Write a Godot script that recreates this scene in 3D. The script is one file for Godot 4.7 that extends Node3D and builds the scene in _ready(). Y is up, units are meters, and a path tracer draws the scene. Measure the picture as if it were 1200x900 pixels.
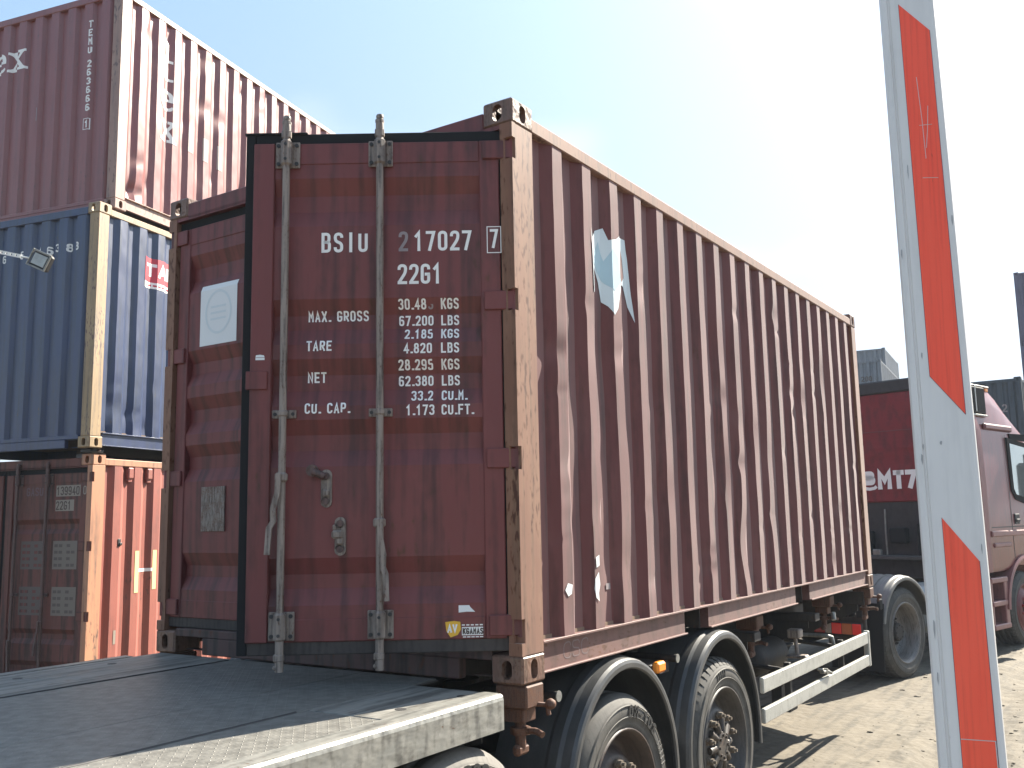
extends Node3D

const GH := 1.165            # height of the container floor frame above the ground
const CW := 2.438
const CH := 2.591
const CL := 6.058
const YARD := Vector3(0.2115, 0.6428, -0.7361)   # towards the sun
var taken := {}
var mats := {}

func W(x: float, y: float, z: float) -> Vector3:
	return Vector3(x, y + GH, -z)

# ---------------------------------------------------------------- mesh builder
class Mb:
	var st := SurfaceTool.new()
	var g := -1
	var gn := 0
	var xf := Transform3D.IDENTITY
	func _init():
		st.begin(Mesh.PRIMITIVE_TRIANGLES)
	func smooth():
		gn += 1
		g = gn
	func flat():
		g = -1
	func t(a: Vector3, b: Vector3, c: Vector3):
		st.set_smooth_group(g)
		st.add_vertex(xf * a)
		st.set_smooth_group(g)
		st.add_vertex(xf * c)
		st.set_smooth_group(g)
		st.add_vertex(xf * b)
	func q(a: Vector3, b: Vector3, c: Vector3, d: Vector3):
		t(a, b, c)
		t(a, c, d)
	func qo(a: Vector3, b: Vector3, c: Vector3, d: Vector3, o: Vector3):
		if (b - a).cross(c - a).dot(a + c - o * 2.0) < 0.0:
			q(a, d, c, b)
		else:
			q(a, b, c, d)
	func to(a: Vector3, b: Vector3, c: Vector3, o: Vector3):
		if (b - a).cross(c - a).dot(a - o) < 0.0:
			t(a, c, b)
		else:
			t(a, b, c)
	# chamfered box; holes maps a face (axis * 2 + (1 if positive)) to [half width, half height] of a long hole
	func box(a: Vector3, b: Vector3, bv := 0.0, holes := {}):
		var lo := Vector3(minf(a.x, b.x), minf(a.y, b.y), minf(a.z, b.z))
		var hi := Vector3(maxf(a.x, b.x), maxf(a.y, b.y), maxf(a.z, b.z))
		var c := (lo + hi) * 0.5
		var h := (hi - lo) * 0.5
		bv = minf(bv, minf(h.x, minf(h.y, h.z)) * 0.9)
		var hb := h - Vector3(bv, bv, bv)
		for ax in 3:
			var u := (ax + 1) % 3
			var v := (ax + 2) % 3
			for s in [-1.0, 1.0]:
				var f := Vector3.ZERO
				f[ax] = s * h[ax]
				var eu := Vector3.ZERO
				eu[u] = hb[u]
				var ev := Vector3.ZERO
				ev[v] = hb[v]
				var key: int = ax * 2 + (1 if s > 0 else 0)
				if holes.has(key):
					var nn := Vector3.ZERO
					nn[ax] = s
					hole_plate(c + f, eu, ev, holes[key], nn, 0.028)
				else:
					qo(c + f - eu - ev, c + f + eu - ev, c + f + eu + ev, c + f - eu + ev, c)
		if bv <= 0.0:
			return
		for i in 3:
			var j := (i + 1) % 3
			var k := (i + 2) % 3
			for si in [-1.0, 1.0]:
				for sj in [-1.0, 1.0]:
					var p1 := Vector3.ZERO
					p1[i] = si * h[i]
					p1[j] = sj * hb[j]
					var p2 := Vector3.ZERO
					p2[i] = si * hb[i]
					p2[j] = sj * h[j]
					var e := Vector3.ZERO
					e[k] = hb[k]
					qo(c + p1 - e, c + p1 + e, c + p2 + e, c + p2 - e, c)
		for sx in [-1.0, 1.0]:
			for sy in [-1.0, 1.0]:
				for sz in [-1.0, 1.0]:
					to(c + Vector3(sx * h.x, sy * hb.y, sz * hb.z), c + Vector3(sx * hb.x, sy * h.y, sz * hb.z), c + Vector3(sx * hb.x, sy * hb.y, sz * h.z), c)
	func hole_plate(o: Vector3, eu: Vector3, ev: Vector3, hs: Array, n: Vector3, th: float):
		var hu := eu.length()
		var hv := ev.length()
		var du := eu / hu
		var dv := ev / hv
		var angs := []
		for i in 24:
			angs.append(TAU * i / 24.0)
		for sx in [-1.0, 1.0]:
			for sy in [-1.0, 1.0]:
				angs.append(fposmod(atan2(sy * hv, sx * hu), TAU))
		angs.sort()
		var inn := []
		var out := []
		for an in angs:
			var cc := cos(an)
			var ss := sin(an)
			var tr := minf(hu / maxf(absf(cc), 1e-6), hv / maxf(absf(ss), 1e-6))
			var a := absf(cc)
			var b := absf(ss)
			var r: float = hs[0]
			var l: float = hs[1] - hs[0]
			if l < 0.0:
				r = hs[1]
				l = hs[0] - hs[1]
				var tmp := a
				a = b
				b = tmp
			var tt := r / maxf(a, 1e-6)
			if tt * b > l:
				tt = l * b + sqrt(maxf(r * r - l * l * a * a, 0.0))
			inn.append(o + du * (cc * tt) + dv * (ss * tt))
			out.append(o + du * (cc * tr) + dv * (ss * tr))
		for i in angs.size():
			var j := (i + 1) % angs.size()
			qo(inn[i], out[i], out[j], inn[j], o - n)
			q(inn[i], inn[j], inn[j] - n * th, inn[i] - n * th)
	func ext(poly: PackedVector2Array, o: Vector3, ux: Vector3, uy: Vector3, w: Vector3, caps := true):
		var n := poly.size()
		var cen := Vector2.ZERO
		for p in poly:
			cen += p / n
		var ccw := not Geometry2D.is_polygon_clockwise(poly)
		if ux.cross(uy).dot(w) < 0.0:
			ccw = not ccw
		for i in n:
			var a := o + ux * poly[i].x + uy * poly[i].y
			var b := o + ux * poly[(i + 1) % n].x + uy * poly[(i + 1) % n].y
			if ccw:
				q(a, b, b + w, a + w)
			else:
				q(b, a, a + w, b + w)
		if caps:
			var keep := g
			g = -1
			var ix := Geometry2D.triangulate_polygon(poly)
			for i in range(0, ix.size(), 3):
				var p := []
				for k in 3:
					p.append(o + ux * poly[ix[i + k]].x + uy * poly[ix[i + k]].y)
				to(p[0], p[1], p[2], p[0] + w)
				to(p[0] + w, p[1] + w, p[2] + w, p[0])
			g = keep
	func tube(pts: Array, r: float, n := 8, caps := true):
		smooth()
		var rings := []
		for i in pts.size():
			var d: Vector3 = (pts[mini(i + 1, pts.size() - 1)] - pts[maxi(i - 1, 0)]).normalized()
			var up := Vector3.UP if absf(d.y) < 0.9 else Vector3.RIGHT
			var a := d.cross(up).normalized()
			var b := a.cross(d)
			var ring := []
			for k in n:
				var an := TAU * k / n
				ring.append(pts[i] + a * cos(an) * r + b * sin(an) * r)
			rings.append(ring)
		for i in pts.size() - 1:
			for k in n:
				var l := (k + 1) % n
				qo(rings[i][k], rings[i][l], rings[i + 1][l], rings[i + 1][k], (pts[i] + pts[i + 1]) * 0.5)
		flat()
		if caps:
			for k in n:
				to(pts[0], rings[0][k], rings[0][(k + 1) % n], pts[1])
				var e := pts.size() - 1
				to(pts[e], rings[e][k], rings[e][(k + 1) % n], pts[e - 1])
	func cyl(a: Vector3, b: Vector3, r: float, n := 12):
		tube([a, b], r, n)
	# profile of (radius, along axis) turned about axis
	func lathe(prof: Array, o: Vector3, ax: Vector3, n := 48, sm := true):
		var up := Vector3.UP if absf(ax.y) < 0.9 else Vector3.RIGHT
		var a := ax.cross(up).normalized()
		var b := ax.cross(a).normalized()
		for i in prof.size() - 1:
			if sm:
				smooth()
			else:
				flat()
			for k in n:
				var a0 := TAU * k / n
				var a1 := TAU * (k + 1) / n
				var d0 := a * cos(a0) + b * sin(a0)
				var d1 := a * cos(a1) + b * sin(a1)
				q(o + d0 * prof[i].x + ax * prof[i].y, o + d1 * prof[i].x + ax * prof[i].y, o + d1 * prof[i + 1].x + ax * prof[i + 1].y, o + d0 * prof[i + 1].x + ax * prof[i + 1].y)
		flat()
	func lathe_soft(prof: Array, o: Vector3, ax: Vector3, n := 48):
		var up := Vector3.UP if absf(ax.y) < 0.9 else Vector3.RIGHT
		var a := ax.cross(up).normalized()
		var b := ax.cross(a).normalized()
		smooth()
		for i in prof.size() - 1:
			for k in n:
				var a0 := TAU * k / n
				var a1 := TAU * (k + 1) / n
				var d0 := a * cos(a0) + b * sin(a0)
				var d1 := a * cos(a1) + b * sin(a1)
				q(o + d0 * prof[i].x + ax * prof[i].y, o + d1 * prof[i].x + ax * prof[i].y, o + d1 * prof[i + 1].x + ax * prof[i + 1].y, o + d0 * prof[i + 1].x + ax * prof[i + 1].y)
		flat()
	# a closed profile (x along side, y along the path's normal) carried along a path that lies across side
	func sweep(path: Array, prof: Array, side: Vector3, caps := true):
		var rings := []
		for i in path.size():
			var d: Vector3 = (path[mini(i + 1, path.size() - 1)] - path[maxi(i - 1, 0)]).normalized()
			var nn := side.cross(d).normalized()
			var ring := []
			for p in prof:
				ring.append(path[i] + side * p.x + nn * p.y)
			rings.append(ring)
		var m := prof.size()
		for k in m:
			smooth()
			for i in path.size() - 1:
				var l := (k + 1) % m
				q(rings[i][k], rings[i][l], rings[i + 1][l], rings[i + 1][k])
		flat()
		if caps:
			var pp := PackedVector2Array()
			for p in prof:
				pp.append(p)
			var ix := Geometry2D.triangulate_polygon(pp)
			for r in [rings[0], rings[rings.size() - 1]]:
				for i in range(0, ix.size(), 3):
					t(r[ix[i]], r[ix[i + 1]], r[ix[i + 2]])
	func done() -> ArrayMesh:
		st.generate_normals()
		return st.commit()

# ---------------------------------------------------------------- nodes
func numbered(n: String) -> String:
	if not taken.has(n):
		taken[n] = 0
		return n
	taken[n] += 1
	return "%s_%03d" % [n, taken[n]]

func part(called: String, mb: Mb, m: Material, parent: Node, label := "") -> MeshInstance3D:
	var o := MeshInstance3D.new()
	var k := 0
	var nm := called
	while parent.has_node(NodePath(nm)):
		k += 1
		nm = "%s_%03d" % [called, k]
	o.name = nm
	o.mesh = mb.done()
	o.material_override = m
	parent.add_child(o, true)
	if label != "":
		o.set_meta("label", label)
	return o

func sub(called: String, parent: Node) -> Node3D:
	var o := Node3D.new()
	var k := 0
	var nm := called
	while parent.has_node(NodePath(nm)):
		k += 1
		nm = "%s_%03d" % [called, k]
	o.name = nm
	parent.add_child(o, true)
	return o

func thing(called: String, label: String, category: String, at: Vector3, turn := 0.0, group := "") -> Node3D:
	var o := Node3D.new()
	o.name = numbered(called)
	add_child(o)
	o.position = at
	o.rotation.y = turn
	o.set_meta("label", label)
	o.set_meta("category", category)
	if group != "":
		o.set_meta("group", group)
	return o

func copy_of(src: MeshInstance3D, called: String, parent: Node) -> MeshInstance3D:
	var o := MeshInstance3D.new()
	o.mesh = src.mesh
	o.material_override = src.material_override
	var k := 0
	var nm := called
	while parent.has_node(NodePath(nm)):
		k += 1
		nm = "%s_%03d" % [called, k]
	o.name = nm
	parent.add_child(o, true)
	return o

# ---------------------------------------------------------------- materials
func noise_bytes(seed_: int, w: int, h: int, freq: float, oct := 4, to := Vector2i.ZERO) -> PackedByteArray:
	var n := FastNoiseLite.new()
	n.seed = seed_
	n.noise_type = FastNoiseLite.TYPE_SIMPLEX_SMOOTH
	n.frequency = freq
	n.fractal_octaves = oct
	var im := n.get_seamless_image(w, h)
	if to != Vector2i.ZERO:
		im.resize(to.x, to.y, Image.INTERPOLATE_CUBIC)
	if im.get_format() != Image.FORMAT_L8:
		im.convert(Image.FORMAT_L8)
	return im.get_data()

func lin(r: float, g: float, b: float) -> Color:
	return Color(r, g, b).linear_to_srgb()

# worn paint: base that fades to another tone in clouds and streaks, rust specks, grime
func paint(base: Color, fade: Color, fade_amt: float, rust_amt: float, grime: float, sd: int, rough: float, scale := Vector3(0.5, 0.22, 0.5), size := 512) -> StandardMaterial3D:
	var a := noise_bytes(sd, size, size, 4.0 / size, 5)
	var b := noise_bytes(sd + 1, size, size / 8, 26.0 / size, 4, Vector2i(size, size))
	var c := noise_bytes(sd + 2, size, size, 40.0 / size, 4)
	var out := PackedByteArray()
	out.resize(size * size * 3)
	var rust1 := Color(0.42, 0.25, 0.14)
	var rust2 := Color(0.25, 0.14, 0.1)
	var i := 0
	for p in size * size:
		var na := a[p] / 255.0
		var nb := b[p] / 255.0
		var nc := c[p] / 255.0
		var f := clampf((na * 0.65 + nb * 0.5 - 0.35) * fade_amt, 0.0, 1.0)
		var col := base.lerp(fade, f)
		var dk := 1.0 - grime * clampf((nb - 0.42) * 1.8 + (nc - 0.5) * 0.5, 0.0, 1.0)
		col.r *= dk
		col.g *= dk
		col.b *= dk
		var rr := clampf((nc * 0.75 + na * 0.35 + nb * 0.2 - (1.02 - rust_amt)) * 9.0, 0.0, 1.0)
		if rr > 0.0:
			col = col.lerp(rust1.lerp(rust2, nb), rr * 0.9)
		out[i] = int(clampf(col.r, 0, 1) * 255.0)
		out[i + 1] = int(clampf(col.g, 0, 1) * 255.0)
		out[i + 2] = int(clampf(col.b, 0, 1) * 255.0)
		i += 3
	var m := StandardMaterial3D.new()
	m.albedo_texture = ImageTexture.create_from_image(Image.create_from_data(size, size, false, Image.FORMAT_RGB8, out))
	m.uv1_triplanar = true
	m.uv1_scale = scale
	m.uv1_triplanar_sharpness = 8.0
	m.roughness = rough
	return m

func plain(c: Color, rough := 0.6, metal := 0.0) -> StandardMaterial3D:
	var m := StandardMaterial3D.new()
	m.albedo_color = c
	m.roughness = rough
	m.metallic = metal
	return m

func bumps(m: StandardMaterial3D, sd: int, freq: float, strength: float, size := 256) -> StandardMaterial3D:
	var n := FastNoiseLite.new()
	n.seed = sd
	n.frequency = freq
	n.fractal_octaves = 4
	var im := n.get_seamless_image(size, size)
	im.convert(Image.FORMAT_RGBA8)
	im.bump_map_to_normal_map(strength)
	m.normal_enabled = true
	m.normal_texture = ImageTexture.create_from_image(im)
	m.normal_scale = 1.0
	return m

# ---------------------------------------------------------------- stencil lettering
const GLYPH := {
	"B": [[0.45, [0, 0], [0, 2, 1], [0.92, 2], [0.92, 1.05], [0.1, 1.05]], [0.45, [0.1, 1.05], [1, 1.05], [1, 0], [0, 0, 1], [0, 0.1]]],
	"S": [[0.5, [1, 1.55], [1, 2], [0, 2], [0, 1.15], [1, 0.9], [1, 0], [0, 0], [0, 0.45]]],
	"I": [[0.0, [0.5, 0], [0.5, 2]]],
	"U": [[0.5, [0, 2], [0, 0], [1, 0], [1, 2]]],
	"2": [[0.5, [0, 1.5], [0, 2], [1, 2], [1, 1.2], [0, 0.05]], [0.0, [0, 0], [1, 0]]],
	"1": [[0.0, [0.15, 1.6], [0.55, 2], [0.55, 0]]],
	"7": [[0.0, [0, 2], [1, 2], [0.35, 0]]],
	"0": [[0.5, "c", [0, 0], [0, 2], [1, 2], [1, 0]]],
	"O": [[0.5, "c", [0, 0], [0, 2], [1, 2], [1, 0]]],
	"D": [[0.45, [0, 0], [0, 2, 1], [1, 2], [1, 0], [0.12, 0]]],
	"G": [[0.5, [1, 1.5], [1, 2], [0, 2], [0, 0], [1, 0], [1, 0.95]], [0.0, [0.98, 0.95], [0.62, 0.95]]],
	"C": [[0.5, [1, 1.5], [1, 2], [0, 2], [0, 0], [1, 0], [1, 0.5]]],
	"M": [[0.0, [0, 0], [0, 2], [0.5, 0.9], [1, 2], [1, 0]]],
	"N": [[0.0, [0, 0], [0, 2], [1, 0], [1, 2]]],
	"V": [[0.0, [0, 2], [0.5, 0], [1, 2]]],
	"A": [[0.0, [0, 0], [0.5, 2], [1, 0]], [0.0, [0.2, 0.6], [0.8, 0.6]]],
	"X": [[0.0, [0, 0], [1, 2]], [0.0, [0, 2], [1, 0]]],
	"R": [[0.45, [0, 0], [0, 2, 1], [1, 2], [1, 0.95], [0.1, 0.95]], [0.0, [0.45, 0.95], [1, 0]]],
	"P": [[0.45, [0, 0], [0, 2, 1], [1, 2], [1, 0.9], [0.1, 0.9]]],
	"3": [[0.5, [0, 1.6], [0, 2], [1, 2], [1, 1.08], [0.4, 1.08]], [0.5, [0.5, 1.05], [1, 1.05], [1, 0], [0, 0], [0, 0.45]]],
	"4": [[0.0, [0.75, 0], [0.75, 2], [0, 0.55], [1.08, 0.55]]],
	"8": [[0.45, "c", [0.08, 1.08], [0.08, 2], [0.92, 2], [0.92, 1.08]], [0.5, "c", [0, 0], [0, 1.05], [1, 1.05], [1, 0]]],
	"6": [[0.5, [0.95, 1.72], [0.95, 2], [0, 2], [0, 0.6]], [0.5, "c", [0, 0], [0, 1.15], [1, 1.15], [1, 0]]],
	"9": [[0.5, "c", [0, 0.85], [0, 2], [1, 2], [1, 0.85]], [0.5, [1, 1.4], [1, 0], [0.05, 0], [0.05, 0.4]]],
	"5": [[0.3, [1, 2], [0.08, 2], [0.08, 1.12], [1, 1.15], [1, 0], [0, 0], [0, 0.45]]],
	"K": [[0.0, [0, 0], [0, 2]], [0.0, [1, 2], [0.08, 0.85]], [0.0, [0.4, 1.2], [1.02, 0]]],
	"L": [[0.0, [0, 2], [0, 0], [0.95, 0]]],
	"T": [[0.0, [0, 2], [1, 2]], [0.0, [0.5, 1.95], [0.5, 0]]],
	"E": [[0.0, [0.95, 2], [0, 2], [0, 0], [0.95, 0]], [0.0, [0.08, 1.02], [0.8, 1.02]]],
	"F": [[0.0, [0.95, 2], [0, 2], [0, 0]], [0.0, [0.08, 1.02], [0.8, 1.02]]],
	"H": [[0.0, [0, 0], [0, 2]], [0.0, [1, 0], [1, 2]], [0.0, [0.08, 1.05], [0.92, 1.05]]],
	"&": [[0.4, [1.12, 0], [0.12, 1.4], [0.12, 2], [0.85, 2], [0.85, 1.35], [0, 0.75], [0, 0], [0.75, 0], [1.1, 0.85]]],
	"-": [[0.0, [0.1, 0.9], [0.9, 0.9]]],
	".": [[0.0, [0.1, 0.02], [0.34, 0.02]]],
}

func rounded(pts: Array, r: float, closed: bool, sharp: Array) -> Array:
	if r <= 0.0:
		return pts
	var out := []
	var n := pts.size()
	for i in n:
		if not closed and (i == 0 or i == n - 1):
			out.append(pts[i])
			continue
		var p: Vector2 = pts[i]
		var a: Vector2 = pts[(i - 1 + n) % n] - p
		var b: Vector2 = pts[(i + 1) % n] - p
		if sharp[i]:
			out.append(p)
			continue
		var la := a.length() * (0.5 if closed or (i > 1) else 0.98)
		var lb := b.length() * (0.5 if closed or (i < n - 2) else 0.98)
		var ra := minf(r, minf(la, lb))
		var p0 := p + a.normalized() * ra
		var p2 := p + b.normalized() * ra
		for k in 5:
			var t := k / 4.0
			out.append(p0 * (1 - t) * (1 - t) + p * 2.0 * t * (1 - t) * 0.98 + p0.lerp(p2, 0.5) * 2.0 * t * (1 - t) * 0.02 + p2 * t * t)
	return out

func strip2(pts: Array, closed: bool, th: float, longer := false) -> PackedVector2Array:
	var out := PackedVector2Array()
	var c := []
	for p in pts:
		if c.is_empty() or (p - c[-1]).length() > th * 0.02:
			c.append(p)
	if closed and (c[0] - c[-1]).length() < th * 0.02:
		c.pop_back()
	if longer and not closed:
		c[0] += (c[0] - c[1]).normalized() * th * 0.5
		c[-1] += (c[-1] - c[-2]).normalized() * th * 0.5
	var n := c.size()
	var l := []
	var r := []
	for i in n:
		var d0: Vector2
		var d1: Vector2
		if closed:
			d0 = (c[i] - c[(i - 1 + n) % n]).normalized()
			d1 = (c[(i + 1) % n] - c[i]).normalized()
		else:
			d0 = (c[i] - c[maxi(i - 1, 0)]).normalized() if i > 0 else (c[1] - c[0]).normalized()
			d1 = (c[i + 1] - c[i]).normalized() if i < n - 1 else d0
		var n0 := Vector2(-d0.y, d0.x)
		var n1 := Vector2(-d1.y, d1.x)
		var m := (n0 + n1).normalized()
		var k := th * 0.5 / maxf(m.dot(n0), 0.42)
		l.append(c[i] + m * k)
		r.append(c[i] - m * k)
	for i in (n if closed else n - 1):
		var j := (i + 1) % n
		out.append_array([r[i], r[j], l[j], r[i], l[j], l[i]])
	return out

# triangles of a line of lettering: height h, glyph width h * aspect, stroke th
func lettering(s: String, h: float, aspect: float, th: float, gap := 0.35) -> PackedVector2Array:
	var out := PackedVector2Array()
	var x := 0.0
	var w := h * aspect - th
	for ch in s:
		if ch == " ":
			x += w + h * aspect * gap
			continue
		var narrow := ch == "." or ch == "1" or ch == "I"
		for st in GLYPH[ch]:
			var closed: bool = st[1] is String
			var pts := []
			var sharp := []
			for i in range(2 if closed else 1, st.size()):
				pts.append(Vector2(st[i][0], st[i][1]))
				sharp.append(st[i].size() > 2)
			var rp := []
			for p in pts:
				rp.append(Vector2(x + th * 0.5 + p.x * w, th * 0.5 + p.y * 0.5 * (h - th)))
			out.append_array(strip2(rounded(rp, float(st[0]) * w, closed, sharp), closed, th, float(st[0]) == 0.0))
		x += (w * (0.35 if ch == "." else 1.0)) + th + h * aspect * gap * (0.6 if ch == "." else 1.0)
	return out

func moved(t: PackedVector2Array, o: Vector2, turn := 0.0) -> PackedVector2Array:
	var r := PackedVector2Array()
	for p in t:
		r.append(o + p.rotated(turn))
	return r

func font_tris(s: String, family: String, bold: float, h: float, squeeze := 1.0) -> PackedVector2Array:
	var f := SystemFont.new()
	f.font_names = PackedStringArray([family])
	var v := FontVariation.new()
	v.base_font = f
	v.variation_embolden = bold
	var tm := TextMesh.new()
	tm.text = s
	tm.font = v
	tm.font_size = 64
	tm.pixel_size = 0.01
	tm.depth = 0.0
	tm.curve_step = 1.0
	tm.horizontal_alignment = HORIZONTAL_ALIGNMENT_LEFT
	var arr := tm.get_mesh_arrays()
	var vs: PackedVector3Array = arr[Mesh.ARRAY_VERTEX]
	var ix = arr[Mesh.ARRAY_INDEX]
	var out := PackedVector2Array()
	if ix != null and ix.size() > 0:
		for i in ix:
			out.append(Vector2(vs[i].x, vs[i].y))
	else:
		for p in vs:
			out.append(Vector2(p.x, p.y))
	var lo := Vector2(1e9, 1e9)
	var hi := -lo
	for p in out:
		lo = lo.min(p)
		hi = hi.max(p)
	var k := h / (hi.y - lo.y)
	for i in out.size():
		out[i] = Vector2((out[i].x - lo.x) * k * squeeze, (out[i].y - lo.y) * k)
	return out

# cut triangles along lines where coordinate ax equals a break, so that they can follow folded steel
func sliced(t: PackedVector2Array, ax: int, brk: Array) -> PackedVector2Array:
	var cur := t
	for b in brk:
		var nxt := PackedVector2Array()
		for i in range(0, cur.size(), 3):
			var lo := minf(cur[i][ax], minf(cur[i + 1][ax], cur[i + 2][ax]))
			var hi := maxf(cur[i][ax], maxf(cur[i + 1][ax], cur[i + 2][ax]))
			if hi <= b + 1e-5 or lo >= b - 1e-5:
				nxt.append_array([cur[i], cur[i + 1], cur[i + 2]])
				continue
			for side in [-1.0, 1.0]:
				var poly := []
				for k in 3:
					var p: Vector2 = cur[i + k]
					var q: Vector2 = cur[i + (k + 1) % 3]
					var dp: float = (p[ax] - b) * side
					var dq: float = (q[ax] - b) * side
					if dp >= 0.0:
						poly.append(p)
					if (dp > 0.0 and dq < 0.0) or (dp < 0.0 and dq > 0.0):
						poly.append(p.lerp(q, dp / (dp - dq)))
				for k in range(1, poly.size() - 1):
					nxt.append_array([poly[0], poly[k], poly[k + 1]])
		cur = nxt
	return cur

func lay(mb: Mb, t: PackedVector2Array, f: Callable):
	for i in range(0, t.size(), 3):
		mb.t(f.call(t[i]), f.call(t[i + 1]), f.call(t[i + 2]))

func poly_tris(pts: Array) -> PackedVector2Array:
	var pp := PackedVector2Array()
	for p in pts:
		pp.append(Vector2(p[0], p[1]))
	var ix := Geometry2D.triangulate_polygon(pp)
	var out := PackedVector2Array()
	for i in ix:
		out.append(pp[i])
	return out

func rect_tris(x0: float, y0: float, x1: float, y1: float) -> PackedVector2Array:
	return PackedVector2Array([Vector2(x0, y0), Vector2(x1, y0), Vector2(x1, y1), Vector2(x0, y0), Vector2(x1, y1), Vector2(x0, y1)])

# ---------------------------------------------------------------- folded steel sheet
# P: o first fold, fo outer flat, sl slope, fi inner flat, d depth
func cor(s: float, P: Dictionary) -> float:
	if s < P.s0 or s > P.s1:
		return 0.0
	var pitch: float = P.fo + P.sl * 2.0 + P.fi
	var m := fposmod(s - P.o, pitch)
	if m < P.fo:
		return 0.0
	if m < P.fo + P.sl:
		return -P.d * (m - P.fo) / P.sl
	if m < P.fo + P.sl + P.fi:
		return -P.d
	return -P.d * (1.0 - (m - P.fo - P.sl - P.fi) / P.sl)

func folds(P: Dictionary) -> Array:
	var pitch: float = P.fo + P.sl * 2.0 + P.fi
	var r := [P.s0]
	var k := floorf((P.s0 - P.o) / pitch)
	while true:
		var b: float = P.o + k * pitch
		if b > P.s1:
			break
		for e in [0.0, P.fo, P.fo + P.sl, P.fo + P.sl + P.fi]:
			if b + e > P.s0 + 0.004 and b + e < P.s1 - 0.004:
				r.append(b + e)
		k += 1.0
	r.append(P.s1)
	return r

# dents: [s, y, push along the sheet, push inwards, size along, size up]
func dented(s: float, y: float, dents: Array, wob: FastNoiseLite, amt: float) -> Vector2:
	var r := Vector2.ZERO
	if wob != null:
		r.x += wob.get_noise_2d(s * 3.0, y * 1.4) * amt
		r.y += wob.get_noise_2d(s * 2.0 + 40.0, y * 1.1) * amt * 0.7
	for d in dents:
		var e: float = pow((s - d[0]) / d[4], 2.0) + pow((y - d[1]) / d[5], 2.0)
		if e < 6.0:
			var k := exp(-e)
			r.x += d[2] * k
			r.y -= d[3] * k
	return r

func sheet(mb: Mb, P: Dictionary, y0: float, y1: float, rows: int, f: Callable, dents := [], wob: FastNoiseLite = null, amt := 0.0):
	var br := folds(P)
	var grid := []
	for i in br.size():
		var col := []
		for j in rows + 1:
			var y := lerpf(y0, y1, float(j) / rows)
			var edge := clampf(minf(y - y0, y1 - y) / 0.12, 0.0, 1.0)
			var k := dented(br[i], y, dents, wob, amt) * edge
			var fixed := i == 0 or i == br.size() - 1
			col.append(f.call(br[i] + (0.0 if fixed else k.x), y, cor(br[i], P) + (0.0 if fixed else k.y)))
		grid.append(col)
	for i in br.size() - 1:
		mb.smooth()
		for j in rows:
			mb.q(grid[i][j], grid[i + 1][j], grid[i + 1][j + 1], grid[i][j + 1])
	mb.flat()

# ---------------------------------------------------------------- a container door
# frame: hinge at the origin, the door runs along x * s, outside is +z; y from the container's base
var ribs := [[2.235, 2.16, 2.085, 2.01], [1.675, 1.605, 1.54, 1.47], [1.405, 1.335, 1.265, 1.195], [1.135, 1.07, 1.0, 0.93], [0.54, 0.47, 0.41, 0.34]]
func door_z(y: float) -> float:
	for r in ribs:
		if y < r[0] and y > r[3]:
			if y > r[1]:
				return -0.032 * (r[0] - y) / (r[0] - r[1])
			if y > r[2]:
				return -0.032
			return -0.032 * (y - r[3]) / (r[2] - r[3])
	return 0.0

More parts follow.
